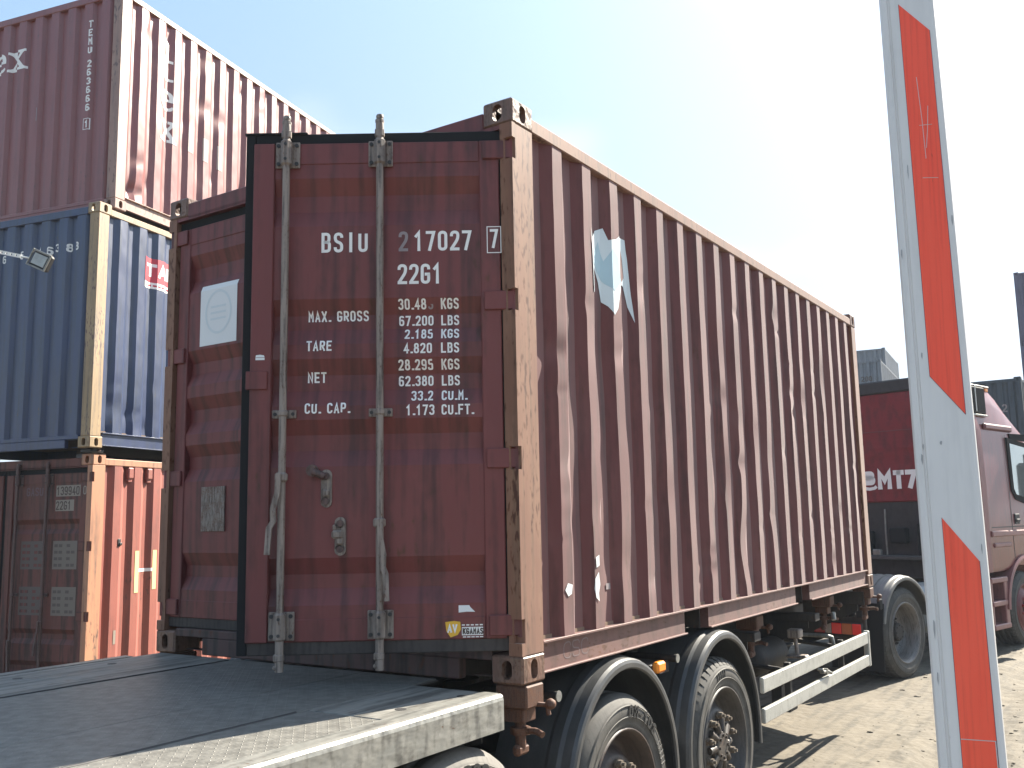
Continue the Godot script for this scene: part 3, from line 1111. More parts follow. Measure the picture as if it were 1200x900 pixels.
		mb.tube([W(xs + s * 0.006, -0.515, 4.16), W(xs + s * 0.01, -0.53, 4.3)], 0.012, 8)
		mb.cyl(W(xs - s * 0.04, -0.52, 4.24), W(xs + s * 0.02, -0.52, 4.24), 0.022, 10)
		part("latch", mb, mats.galv, sg)
	# lamps and locks
	for s in [1, -1]:
		var xs := 2.44 if s == 1 else 0.0
		for z in [1.3]:
			mb = Mb.new()
			mb.box(W(xs - s * 0.02, -0.125, z - 0.045), W(xs + s * 0.022, -0.068, z + 0.055), 0.012)
			var lm := part("marker_lamp", mb, mats.amber, r)
			mb = Mb.new()
			mb.box(W(xs - s * 0.25, -0.118, z - 0.05), W(xs - s * 0.021, -0.085, z + 0.06), 0.004)
			part("bracket", mb, mats.frame, lm)
		twist_lock(r, 2.36 if s == 1 else 0.08, 0.0, 0.09, float(s))
		twist_lock(r, 2.36 if s == 1 else 0.08, 0.0, 5.97, float(s))
		twist_lock(r, 2.2 if s == 1 else 0.24, -0.02, 3.35, float(s))
		twist_lock(r, 2.2 if s == 1 else 0.24, -0.02, 5.2, float(s))
	# landing leg with its crank, air tank, valves
	for x in [0.55, 1.89]:
		mb = Mb.new()
		mb.box(W(x - 0.06, -0.75, 4.74), W(x + 0.06, -0.2, 4.86), 0.008)
		mb.box(W(x - 0.045, -0.92, 4.755), W(x + 0.045, -0.75, 4.845), 0.004)
		mb.box(W(x - 0.13, -0.95, 4.70), W(x + 0.13, -0.92, 4.90), 0.006)
		part("landing_leg", mb, mats.frame, r)
	mb = Mb.new()
	mb.tube([W(1.95, -0.32, 4.8), W(2.33, -0.32, 4.8), W(2.37, -0.33, 4.8), W(2.38, -0.42, 4.82), W(2.38, -0.5, 4.84)], 0.016, 8)
	mb.tube([W(2.36, -0.14, 4.92), W(2.37, -0.2, 4.9)], 0.02, 8)
	part("crank", mb, mats.galv, r)
	mb = Mb.new()
	mb.lathe_soft([Vector2(0, -0.02), Vector2(0.09, 0.0), Vector2(0.125, 0.04), Vector2(0.125, 0.6), Vector2(0.09, 0.64), Vector2(0, 0.66)], W(2.05, -0.4, 4.3), Vector3(0, 0, 1), 24)
	part("air_tank", mb, mats.frame, r)
	mb = Mb.new()
	mb.box(W(2.22, -0.27, 4.1), W(2.32, -0.2, 4.2), 0.01)
	mb.tube([W(2.27, -0.27, 4.15), W(2.28, -0.4, 4.15)], 0.016, 8)
	mb.box(W(2.2, -0.42, 4.1), W(2.36, -0.395, 4.2), 0.01)
	part("valve", mb, mats.metal, r)

# ---------------------------------------------------------------- the red tractor (local frame: rear axle on the ground, forward is -z)
func make_tractor():
	var r := thing("tractor_truck", "dusty red tractor truck turning ahead of the maroon container", "truck", W(1.066, -GH, 8.545), -deg_to_rad(14.0))
	var mb: Mb
	for x in [-0.42, 0.42]:
		mb = Mb.new()
		mb.box(Vector3(x - 0.04, 0.62, 1.0), Vector3(x + 0.04, 0.92, -4.4), 0.006)
		part("chassis_rail", mb, mats.frame, r)
	for z in [0.0, -3.6]:
		mb = Mb.new()
		mb.cyl(Vector3(-0.9, 0.5, z), Vector3(0.9, 0.5, z), 0.08, 14)
		mb.lathe_soft([Vector2(0, -0.22), Vector2(0.15, -0.15), Vector2(0.2, 0), Vector2(0.15, 0.15), Vector2(0, 0.22)], Vector3(0, 0.5, z), Vector3(1, 0, 0), 20)
		part("axle", mb, mats.frame, r)
	mb = Mb.new()
	mb.lathe([Vector2(0.1, 0.0), Vector2(0.45, 0.0), Vector2(0.47, 0.03), Vector2(0.45, 0.05), Vector2(0.1, 0.05)], Vector3(0, 0.92, -0.3), Vector3.UP, 32)
	part("fifth_wheel", mb, mats.frame, r)
	for s in [1, -1]:
		wheel(r, Vector3(s * 1.22, 0.5, 0), s, "dish", mats.rim_grey, mats.frame, mats.frame)
		wheel(r, Vector3(s * 0.85, 0.5, 0), s, "dish", mats.rim_grey, mats.frame, mats.frame)
		wheel(r, Vector3(s * 1.22, 0.5, -3.6), s, "front", mats.hub_red, mats.hub, mats.red_nut)
		# mudguard of the drive axle
		var c := Vector3(s * 1.25, 0.5, 0)
		var path := arc(c, 0.60, 0.63, 0.25, PI - 0.25, 26)
		mb = Mb.new()
		var prof := []
		for p in GUARD_PROF:
			prof.append(Vector2((p.x if p.x > -0.2 else -0.66) * s, p.y))
		mb.sweep(path, prof, Vector3(1, 0, 0))
		for k in 4:
			var x0: float = s * (1.25 - 0.22 - k * 0.11)
			mb.sweep(arc(Vector3(x0, 0.5, 0), 0.61, 0.64, 0.3, PI - 0.3, 20), [Vector2(-0.012, -0.012), Vector2(-0.008, 0.006), Vector2(0.008, 0.006), Vector2(0.012, -0.012)], Vector3(1, 0, 0))
		part("mudguard", mb, mats.guard_dusty, r)
		mb = Mb.new()
		mb.sweep([c + Vector3(0, 0.36, 0.56), c + Vector3(0, 0.1, 0.62), c + Vector3(0, -0.36, 0.64)], [Vector2(-0.62 * s, -0.006), Vector2(0, -0.006), Vector2(0, 0.006), Vector2(-0.62 * s, 0.006)], Vector3(1, 0, 0))
		mb.box(c + Vector3(-0.03 * s, 0.30, 0.60), c + Vector3(0.01 * s, 0.42, 0.67), 0.01)
		part("mudflap", mb, mats.rubber, r)
	# tail: crossbar with a ribbed rubber curtain above the lamps
	mb = Mb.new()
	mb.box(Vector3(-1.25, 0.5, 1.0), Vector3(1.25, 0.78, 0.95), 0.008)
	part("rear_bar", mb, mats.frame, r)
	mb = Mb.new()
	for k in 28:
		var x := -1.24 + k * 0.0886
		mb.box(Vector3(x, 0.745, 0.985), Vector3(x + 0.075, 0.925, 1.004), 0.006)
	part("rubber_curtain", mb, mats.rubber, r)
	for s in [1, -1]:
		mb = Mb.new()
		mb.box(Vector3(s * 0.66, 0.555, 1.0), Vector3(s * 1.23, 0.69, 1.035), 0.012)
		var tl := part("tail_lamp", mb, mats.dark, r)
		var segs := [[0.67, 0.80, "lamp_red"], [0.805, 0.875, "lamp_clear"], [0.88, 0.995, "lamp_red_bright"], [1.0, 1.115, "lamp_amber"], [1.12, 1.22, "lamp_red_bright"]]
		for sgm in segs:
			mb = Mb.new()
			mb.box(Vector3(s * sgm[0], 0.565, 1.036), Vector3(s * sgm[1], 0.68, 1.05), 0.008)
			part("lens", mb, mats[sgm[2]], tl)
	# tanks and steps between the axles
	for s in [1, -1]:
		mb = Mb.new()
		mb.box(Vector3(s * 0.6, 0.4, -0.85), Vector3(s * 1.15, 0.95, -2.3), 0.08)
		part("fuel_tank", mb, mats.alu, r)
		# entry step: frame with two openings
		mb = Mb.new()
		for y in [0.30, 0.60, 0.90]:
			mb.box(Vector3(s * 0.95, y, -2.42), Vector3(s * 1.245, y + 0.07, -2.96), 0.012)
		for z in [[-2.40, -2.46], [-2.84, -2.96]]:
			mb.box(Vector3(s * 0.95, 0.32, z[0]), Vector3(s * 1.235, 0.95, z[1]), 0.01)
		part("step", mb, mats.cab_trim, r)
		mb = Mb.new()
		mb.box(Vector3(s * 0.9, 0.32, -2.44), Vector3(s * 0.96, 0.95, -2.9))
		part("step_back", mb, mats.dark, r)
	# cab: sections along its length [forward, roof height, width at the roof, bottom]
	var secs := [[2.46, 3.70, 1.02, 1.04], [2.9, 3.72, 1.0, 1.04], [3.2, 3.68, 0.98, 1.06], [3.5, 3.52, 0.95, 1.10], [3.8, 3.30, 0.92, 1.08], [4.15, 3.08, 0.9, 1.0], [4.55, 2.85, 0.88, 0.62], [4.78, 2.2, 0.85, 0.5], [4.92, 1.5, 0.82, 0.5]]
	mb = Mb.new()
	var rings := []
	for q in secs:
		var ww: float = 1.235 if q[0] < 4.5 else 1.235 - (q[0] - 4.5) * 0.35
		var yr: float = q[1]
		var ys: float = minf(2.98, yr - 0.22)
		var half := [Vector2(ww - 0.03, q[3]), Vector2(ww, q[3] + 0.05), Vector2(ww, minf(1.6, ys - 0.2)), Vector2(ww - 0.015, ys - 0.1), Vector2(ww - 0.035, ys), Vector2(ww - 0.09, lerpf(ys, yr, 0.45)), Vector2(ww - 0.16, lerpf(ys, yr, 0.8)), Vector2(q[2] - 0.12, yr - 0.02), Vector2(q[2] - 0.4, yr)]
		var ring := []
		for p in half:
			ring.append(Vector3(p.x, p.y, -q[0]))
		half.reverse()
		for p in half:
			ring.append(Vector3(-p.x, p.y, -q[0]))
		rings.append(ring)
	mb.smooth()
	for i in rings.size() - 1:
		for k in rings[0].size():
			var l: int = (k + 1) % rings[0].size()
			if k == rings[0].size() - 1:
				mb.flat()
			mb.q(rings[i][k], rings[i][l], rings[i + 1][l], rings[i + 1][k])
			if k == rings[0].size() - 1:
				mb.g = mb.gn
	mb.flat()
	for ring in [rings[0], rings[rings.size() - 1]]:
		var cen := Vector3(0, 2.0 if ring == rings[0] else 1.0, ring[0].z)
		for k in ring.size():
			mb.t(cen, ring[k], ring[(k + 1) % ring.size()])
	var cab := part("cab", mb, mats.cab, r)
	# back wall: red panel with white letters, black roof edge, dark lower part with its ledge and boxes
	mb = Mb.new()
	mb.box(Vector3(-1.16, 2.0, -2.40), Vector3(1.12, 3.55, -2.46), 0.012)
	var bw := part("back_wall", mb, mats.curtain, cab)
	mb = Mb.new()
	for q in [["8", -0.435, 2.245, 0.20, 0.98], ["M", -0.205, 2.18, 0.262, 0.80], ["T", 0.03, 2.18, 0.262, 0.60], ["7", 0.205, 2.18, 0.262, 0.64]]:
		lay(mb, moved(lettering(q[0], q[3], q[4], 0.068), Vector2(q[1], q[2])), func(p: Vector2) -> Vector3: return Vector3(p.x, p.y, -2.397))
	lay(mb, strip2([Vector2(-0.435, 2.225), Vector2(-0.40, 2.20), Vector2(-0.33, 2.19), Vector2(-0.26, 2.20), Vector2(-0.225, 2.225)], false, 0.045), func(p: Vector2) -> Vector3: return Vector3(p.x, p.y, -2.397))
	part("lettering", mb, mats.white, cab)
	mb = Mb.new()
	mb.box(Vector3(-1.16, 3.0, -2.396), Vector3(1.12, 3.012, -2.402), 0.002)
	part("panel_joint", mb, mats.cab_dark, cab)
	mb = Mb.new()
	mb.box(Vector3(-1.1, 3.55, -2.385), Vector3(1.05, 3.735, -2.52), 0.02)
	part("roof_edge", mb, mats.trailer_dark, cab)
	mb = Mb.new()
	mb.box(Vector3(-1.18, 0.95, -2.43), Vector3(1.14, 1.995, -2.47))
	for y in [1.45, 1.72, 1.9]:
		mb.box(Vector3(-1.18, y, -2.415), Vector3(1.14, y + 0.02, -2.43))
	part("lower_wall", mb, mats.trailer_dark, cab)
	mb = Mb.new()
	mb.box(Vector3(-1.15, 1.2, -2.2), Vector3(1.1, 1.255, -2.42), 0.008)
	part("ledge", mb, mats.guard, r)
	for q in [[-0.75, 1.26, -0.3, 1.6], [-0.05, 1.42, 0.2, 1.64], [0.35, 1.26, 0.8, 1.7]]:
		mb = Mb.new()
		mb.box(Vector3(q[0], q[1], -2.3), Vector3(q[2], q[3], -2.414), 0.02)
		part("equipment_box", mb, mats.rubber, r)
	mb = Mb.new()
	mb.box(Vector3(-0.27, 1.258, -2.22), Vector3(-0.15, 1.34, -2.29), 0.01)
	mb.tube([Vector3(-0.12, 1.26, -2.36), Vector3(-0.12, 1.62, -2.36), Vector3(-0.12, 1.9, -2.38)], 0.012, 6)
	part("air_coupling", mb, mats.galv, r)
	for s in [1, -1]:
		# side collar behind the cab
		mb = Mb.new()
		mb.sweep([Vector3(s * 1.16, 1.05, -2.42), Vector3(s * 1.17, 2.2, -2.42), Vector3(s * 1.16, 2.9, -2.42), Vector3(s * 1.1, 3.1, -2.44)], [Vector2(-0.03, -0.1), Vector2(0.10, -0.09), Vector2(0.12, 0.05), Vector2(-0.03, 0.06)], Vector3(0, 0, 1))
		part("side_collar", mb, mats.cab_trim, cab)
		# moulding at the roof joint
		mb = Mb.new()
		mb.box(Vector3(s * 1.20, 2.945, -2.66), Vector3(s * 1.232, 3.03, -3.62), 0.012)
		part("side_rail", mb, mats.cab_dark, cab)
		mb = Mb.new()
		mb.box(Vector3(s * 1.232, 2.96, -2.69), Vector3(s * 1.242, 3.012, -3.59), 0.006)
		part("side_rail", mb, mats.cab_trim, cab)
		# panel joints of the door
		mb = Mb.new()
		mb.box(Vector3(s * 1.236, 1.2, -3.30), Vector3(s * 1.2375, 2.9, -3.312))
		mb.box(Vector3(s * 1.236, 1.62, -2.6), Vector3(s * 1.2375, 1.632, -4.3))
		part("panel_joint", mb, mats.dark, cab)
		mb = Mb.new()
		mb.box(Vector3(s * 1.225, 1.50, -2.55), Vector3(s * 1.262, 1.58, -4.3), 0.014)
		mb.box(Vector3(s * 1.225, 1.36, -2.62), Vector3(s * 1.255, 1.42, -3.2), 0.014)
		part("trim_strip", mb, mats.cab_trim, cab)
		# door window with its seal
		mb = Mb.new()
		var wp := PackedVector2Array([Vector2(3.36, 2.86), Vector2(4.28, 2.78), Vector2(4.4, 2.0), Vector2(4.3, 1.86), Vector2(3.5, 2.0), Vector2(3.38, 2.12)])
		mb.ext(wp, Vector3(s * 1.21, 0, 0), Vector3(0, 0, -1), Vector3.UP, Vector3(s * 0.034, 0, 0))
		part("window", mb, mats.rubber, cab)
		mb = Mb.new()
		var wi := PackedVector2Array([Vector2(3.44, 2.78), Vector2(4.22, 2.72), Vector2(4.32, 2.02), Vector2(4.26, 1.95), Vector2(3.53, 2.07), Vector2(3.46, 2.15)])
		mb.ext(wi, Vector3(s * 1.2445, 0, 0), Vector3(0, 0, -1), Vector3.UP, Vector3(s * 0.003, 0, 0))
		part("pane", mb, mats.glass, cab)
		mb = Mb.new()
		mb.box(Vector3(s * 1.235, 1.66, -3.4), Vector3(s * 1.25, 1.8, -3.56), 0.01)
		mb.box(Vector3(s * 1.25, 1.69, -3.42), Vector3(s * 1.265, 1.73, -3.54), 0.008)
		part("door_handle", mb, mats.dark, cab)
		# wheel arch
		mb = Mb.new()
		mb.sweep(arc(Vector3(s * 1.255, 0.5, -3.6), 0.64, 0.66, 0.05, PI - 0.05, 24), [Vector2(-0.38 * s, 0.0), Vector2(0.0, 0.0), Vector2(0.01 * s, 0.03), Vector2(0.0, 0.07), Vector2(-0.38 * s, 0.07)], Vector3(1, 0, 0))
		part("wheel_arch", mb, mats.cab_trim, cab)
		# mirror
		mb = Mb.new()
		mb.box(Vector3(s * 1.36, 2.0, -4.55), Vector3(s * 1.6, 2.55, -4.66), 0.04)
		mb.tube([Vector3(s * 1.2, 2.7, -4.4), Vector3(s * 1.48, 2.66, -4.6), Vector3(s * 1.48, 2.5, -4.6)], 0.02, 8)
		part("mirror", mb, mats.dark, cab)
	# windscreen, sun visor
	mb = Mb.new()
	mb.q(Vector3(-1.05, 1.95, -4.86), Vector3(1.05, 1.95, -4.86), Vector3(0.95, 2.8, -4.62), Vector3(-0.95, 2.8, -4.62))
	part("windscreen", mb, mats.glass, cab)
	# visor over the side window
	mb = Mb.new()
	mb.sweep([Vector3(1.22, 2.9, -3.5), Vector3(1.27, 2.9, -3.8), Vector3(1.3, 2.86, -4.5)], [Vector2(-0.07, -0.01), Vector2(0.02, -0.012), Vector2(0.02, 0.01), Vector2(-0.07, 0.015)], Vector3.UP)
	part("rain_guard", mb, mats.rubber, cab)
	# air intake box at the rear top corner
	mb = Mb.new()
	mb.box(Vector3(0.80, 3.15, -2.30), Vector3(1.2, 3.53, -2.86), 0.02)
	var ib := part("air_intake", mb, mats.rubber, r)
	mb = Mb.new()
	mb.box(Vector3(1.201, 3.18, -2.5), Vector3(1.212, 3.53, -2.53), 0.004)
	mb.box(Vector3(0.82, 3.125, -2.32), Vector3(1.21, 3.148, -2.87), 0.004)
	part("intake_trim", mb, mats.alu, ib)
	mb = Mb.new()
	mb.box(Vector3(0.85, 3.545, -2.4), Vector3(1.15, 3.57, -3.15), 0.01)
	part("roof_rail", mb, mats.galv, cab)
	mb = Mb.new()
	mb.box(Vector3(0.98, 3.50, -3.16), Vector3(1.09, 3.58, -3.28), 0.02)
	part("roof_marker", mb, mats.amber, cab)

# ---------------------------------------------------------------- sky: air and thin cloud only
func make_sky() -> Sky:
	var w := 512
	var h := 256
	var sun := Vector3(0.1983, 0.6428, -0.7399).normalized()
	var im := Image.create_empty(w, h, false, Image.FORMAT_RGBF)
	var n := FastNoiseLite.new()
	n.seed = 11
	n.frequency = 1.6
	n.fractal_octaves = 5
	for j in h:
		var el := PI * (0.5 - (j + 0.5) / h)
		for i in w:
			var az := TAU * ((i + 0.5) / w)
			var d := Vector3(sin(az) * cos(el), sin(el), -cos(az) * cos(el))
			var c: Color
			if d.y >= 0.0:
				var f := pow(1.0 - d.y, 3.2)
				c = Color(0.165, 0.365, 0.65).lerp(Color(0.66, 0.74, 0.80), f)
				var g := acos(clampf(d.dot(sun), -1, 1))
				var k := 2.5 * exp(-g / 0.2) + 1.25 * exp(-g / 0.40) + 0.08 * exp(-g / 1.6)
				c += Color(1.0, 1.0, 1.0) * k
				var p := Vector3(d.x, d.y * 3.0, d.z) / maxf(d.y + 0.25, 0.05)
				var cl := clampf((n.get_noise_3d(p.x * 0.5, p.z * 0.9, 0.0) - 0.12) * 1.6, 0.0, 0.5) * smoothstep(0.02, 0.3, d.y)
				c = c.lerp(Color(0.86, 0.90, 0.93) + Color(1, 1, 1) * k * 0.8, cl * 0.9)
			else:
				c = Color(0.66, 0.74, 0.80).lerp(Color(0.30, 0.27, 0.23), clampf(-d.y * 12.0, 0, 1))
			im.set_pixel(i, j, c * 0.355)
	var m := PanoramaSkyMaterial.new()
	m.panorama = ImageTexture.create_from_image(im)
	var s := Sky.new()
	s.sky_material = m
	return s

func make_materials():
	# surfaces of the main container
	mats.maroon = bumps(paint(Color(0.43, 0.205, 0.195), Color(0.48, 0.265, 0.245), 0.8, 0.10, 0.36, 21, 0.55), 3, 0.012, 0.7)
	mats.maroon_side = paint(Color(0.385, 0.22, 0.215), Color(0.45, 0.29, 0.27), 1.0, 0.07, 0.3, 31, 0.5)
	dusty(mats.maroon_side, 0.5)
	mats.maroon_side.metallic_specular = 0.25
	mats.maroon_post = paint(Color(0.48, 0.335, 0.265), Color(0.57, 0.435, 0.34), 1.3, 0.20, 0.25, 41, 0.5, Vector3(0.9, 0.3, 0.9))
	dusty(mats.maroon_post, 0.35)
	mats.maroon_post.metallic_specular = 0.3
	mats.maroon_rail = paint(Color(0.40, 0.275, 0.255), Color(0.49, 0.365, 0.325), 1.1, 0.16, 0.25, 43, 0.5, Vector3(0.4, 0.9, 0.4))
	dusty(mats.maroon_rail, 0.3)
	mats.maroon_rail.metallic_specular = 0.25
	mats.maroon_sill = paint(Color(0.33, 0.245, 0.235), Color(0.30, 0.26, 0.235), 1.2, 0.2, 0.5, 46, 0.7)
	mats.casting = bumps(paint(Color(0.42, 0.31, 0.26), Color(0.52, 0.42, 0.34), 1.2, 0.2, 0.3, 51, 0.5, Vector3(1.5, 1.0, 1.5)), 6, 0.05, 1.2)
	# the stack
	mats.brown = bumps(paint(Color(0.48, 0.21, 0.18), Color(0.54, 0.28, 0.24), 0.9, 0.04, 0.15, 61, 0.4), 7, 0.012, 0.8)
	mats.brown_post = paint(Color(0.55, 0.40, 0.33), Color(0.66, 0.53, 0.43), 1.2, 0.2, 0.3, 66, 0.5)
	mats.blue = bumps(paint(Color(0.045, 0.14, 0.31), Color(0.11, 0.20, 0.325), 0.9, 0.05, 0.3, 71, 0.4), 8, 0.012, 0.8)
	mats.blue_post = paint(Color(0.56, 0.45, 0.29), Color(0.66, 0.55, 0.38), 1.2, 0.18, 0.35, 76, 0.55, Vector3(0.9, 0.3, 0.9))
	mats.orange = paint(Color(0.55, 0.26, 0.195), Color(0.62, 0.34, 0.26), 1.0, 0.08, 0.2, 81, 0.5)
	mats.orange_door = paint(Color(0.40, 0.22, 0.185), Color(0.36, 0.235, 0.20), 1.2, 0.16, 0.5, 86, 0.6)
	mats.orange_post = paint(Color(0.66, 0.44, 0.30), Color(0.70, 0.50, 0.36), 1.0, 0.14, 0.3, 88, 0.55)
	for k in ["brown", "brown_post", "blue", "orange", "orange_post", "blue_post"]:
		mats[k].metallic_specular = 0.75 if k == "blue" else 0.9
		dusty(mats[k], 0.12 if k == "blue" else 0.25)
	# far containers
	mats.grey_far = paint(Color(0.42, 0.44, 0.47), Color(0.48, 0.50, 0.52), 1.0, 0.1, 0.3, 91, 0.6)
	mats.slate_far = paint(Color(0.20, 0.24, 0.28), Color(0.26, 0.29, 0.32), 1.0, 0.1, 0.3, 94, 0.6)
	mats.violet_far = paint(Color(0.34, 0.32, 0.40), Color(0.40, 0.38, 0.44), 1.0, 0.1, 0.3, 97, 0.6)
	# fittings
	mats.rubber = plain(lin(0.016, 0.016, 0.017), 0.8)
	mats.rubber.metallic_specular = 0.3
	mats.rubber_dusty = paint(Color(0.25, 0.225, 0.215), Color(0.31, 0.28, 0.26), 1.2, 0.0, 0.4, 106, 0.8, Vector3(1, 1, 1), 256)
	mats.dark = plain(lin(0.03, 0.028, 0.028), 0.6)
	mats.metal = paint(Color(0.55, 0.50, 0.46), Color(0.46, 0.40, 0.36), 1.2, 0.16, 0.4, 101, 0.5, Vector3(2, 1, 2), 256)
	mats.metal_brown = paint(Color(0.36, 0.27, 0.25), Color(0.42, 0.34, 0.31), 1.2, 0.16, 0.4, 104, 0.6, Vector3(2, 1, 2), 256)
	mats.board = plain(lin(0.18, 0.12, 0.08), 0.8)
	mats.galv = bumps(paint(Color(0.54, 0.535, 0.51), Color(0.61, 0.60, 0.575), 1.3, 0.04, 0.35, 111, 0.42, Vector3(0.7, 1.6, 0.7)), 9, 0.02, 1.5)
	mats.galv.metallic = 0.35
	mats.alu = paint(Color(0.66, 0.66, 0.64), Color(0.74, 0.74, 0.71), 1.0, 0.0, 0.15, 114, 0.4, Vector3(0.6, 2, 0.6), 256)
	mats.alu.metallic = 0.3
	mats.deck = bumps(paint(Color(0.48, 0.47, 0.445), Color(0.54, 0.53, 0.50), 1.5, 0.08, 0.5, 117, 0.55, Vector3(0.6, 0.6, 0.25)), 10, 0.03, 1.5)
	mats.tread = tread_plate()
	mats.frame = paint(Color(0.16, 0.145, 0.14), Color(0.24, 0.21, 0.19), 1.2, 0.1, 0.4, 121, 0.7, Vector3(1, 1, 1), 256)
	mats.rusty = paint(Color(0.34, 0.24, 0.19), Color(0.44, 0.34, 0.27), 1.2, 0.45, 0.4, 124, 0.7, Vector3(3, 3, 3), 256)
	mats.tyre = paint(Color(0.29, 0.28, 0.265), Color(0.39, 0.375, 0.35), 1.3, 0.0, 0.3, 127, 0.75, Vector3(1.5, 1.5, 1.5), 256)
	mats.tyre_pale = paint(Color(0.36, 0.345, 0.325), Color(0.46, 0.44, 0.41), 1.3, 0.0, 0.3, 128, 0.75, Vector3(1.5, 1.5, 1.5), 256)
	mats.tyre_mark = plain(lin(0.016, 0.016, 0.016), 0.6)
	mats.rim_rust = paint(Color(0.23, 0.185, 0.165), Color(0.30, 0.245, 0.21), 1.2, 0.15, 0.4, 131, 0.55, Vector3(2, 2, 2), 256)
	mats.rim_dark = paint(Color(0.24, 0.225, 0.215), Color(0.32, 0.30, 0.28), 1.2, 0.08, 0.4, 133, 0.55, Vector3(2, 2, 2), 256)
	mats.rim_grey = paint(Color(0.40, 0.385, 0.37), Color(0.48, 0.46, 0.44), 1.2, 0.12, 0.4, 134, 0.45, Vector3(2, 2, 2), 256)
	mats.hub = paint(Color(0.24, 0.215, 0.195), Color(0.34, 0.31, 0.275), 1.2, 0.2, 0.4, 137, 0.55, Vector3(3, 3, 3), 256)
	mats.hub_pale = paint(Color(0.43, 0.39, 0.34), Color(0.53, 0.48, 0.42), 1.2, 0.2, 0.4, 138, 0.6, Vector3(3, 3, 3), 256)
	mats.hub_red = paint(Color(0.42, 0.20, 0.20), Color(0.48, 0.28, 0.27), 1.0, 0.05, 0.3, 139, 0.5, Vector3(2, 2, 2), 256)
	mats.red_nut = plain(lin(0.3, 0.05, 0.05), 0.5)
	mats.guard = paint(Color(0.235, 0.235, 0.235), Color(0.37, 0.365, 0.355), 1.1, 0.0, 0.2, 141, 0.42, Vector3(1.2, 1.2, 1.2), 256)
	mats.guard_dusty = paint(Color(0.36, 0.355, 0.345), Color(0.50, 0.49, 0.465), 1.2, 0.0, 0.2, 142, 0.5, Vector3(1.2, 1.2, 1.2), 256)
	mats.cab = paint(Color(0.41, 0.12, 0.13), Color(0.47, 0.21, 0.205), 1.1, 0.0, 0.25, 144, 0.35, Vector3(0.9, 0.6, 0.9), 256)
	mats.cab.clearcoat_enabled = true
	mats.cab.clearcoat = 0.3
	mats.cab.clearcoat_roughness = 0.12
	dusty(mats.cab, 0.05)
	mats.cab_trim = paint(Color(0.52, 0.33, 0.32), Color(0.58, 0.42, 0.40), 1.0, 0.0, 0.2, 146, 0.4, Vector3(1, 1, 1), 256)
	mats.cab_dark = plain(lin(0.12, 0.03, 0.035), 0.5)
	mats.curtain = bumps(paint(Color(0.46, 0.105, 0.135), Color(0.49, 0.15, 0.175), 0.8, 0.0, 0.25, 147, 0.6, Vector3(0.3, 0.9, 0.3)), 12, 0.008, 3.0)
	mats.trailer_dark = paint(Color(0.20, 0.19, 0.195), Color(0.26, 0.25, 0.25), 1.0, 0.0, 0.3, 149, 0.7, Vector3(0.5, 1.5, 0.5), 256)
	mats.glass = plain(lin(0.42, 0.46, 0.45), 0.05)
	mats.glass.metallic = 0.7
	mats.amber = plain(lin(0.85, 0.26, 0.02), 0.25)
	mats.lamp_red = plain(lin(0.30, 0.012, 0.015), 0.25)
	mats.lamp_red_bright = plain(lin(0.80, 0.02, 0.02), 0.2)
	mats.lamp_clear = plain(lin(0.30, 0.27, 0.24), 0.25)
	mats.lamp_amber = plain(lin(0.40, 0.11, 0.03), 0.25)
	# print
	mats.white = plain(lin(0.80, 0.785, 0.75), 0.6)
	mats.white_worn = plain(lin(0.26, 0.22, 0.22), 0.6)
	mats.white_faint = plain(lin(0.13, 0.085, 0.09), 0.6)
	mats.pale_blue = plain(lin(0.36, 0.50, 0.56), 0.6)
	mats.poster = plain(lin(0.56, 0.63, 0.65), 0.6)
	mats.sticker = plain(lin(0.72, 0.73, 0.72), 0.5)
	mats.sticker_mark = plain(lin(0.62, 0.67, 0.68), 0.5)
	mats.plate = paint(Color(0.50, 0.46, 0.43), Color(0.40, 0.35, 0.32), 1.4, 0.3, 0.4, 151, 0.5, Vector3(3, 3, 3), 256)
	mats.yellow = plain(lin(0.72, 0.40, 0.03), 0.5)
	mats.yellow_strip = plain(lin(0.75, 0.62, 0.30), 0.5)
	mats.brown_print = plain(lin(0.07, 0.045, 0.035), 0.6)
	mats.tal_red = plain(lin(0.50, 0.05, 0.07), 0.5)
	mats.beige_box = plain(lin(0.17, 0.14, 0.115), 0.7)
	mats.beige_box_light = plain(lin(0.26, 0.22, 0.18), 0.7)
	mats.scrawl = plain(lin(0.18, 0.13, 0.125), 0.7)
	# barrier
	mats.boom = paint(Color(0.85, 0.83, 0.805), Color(0.88, 0.86, 0.835), 1.0, 0.0, 0.05, 161, 0.4, Vector3(2, 0.6, 2))
	mats.reflect = paint(Color(1.0, 0.36, 0.23), Color(0.98, 0.30, 0.17), 1.0, 0.0, 0.06, 164, 0.35, Vector3(6, 0.8, 6))
	mats.reflect_edge = plain(lin(0.10, 0.03, 0.06), 0.6)

func dusty(m: StandardMaterial3D, r: float):
	m.rim_enabled = true
	m.rim = r
	m.rim_tint = 0.4

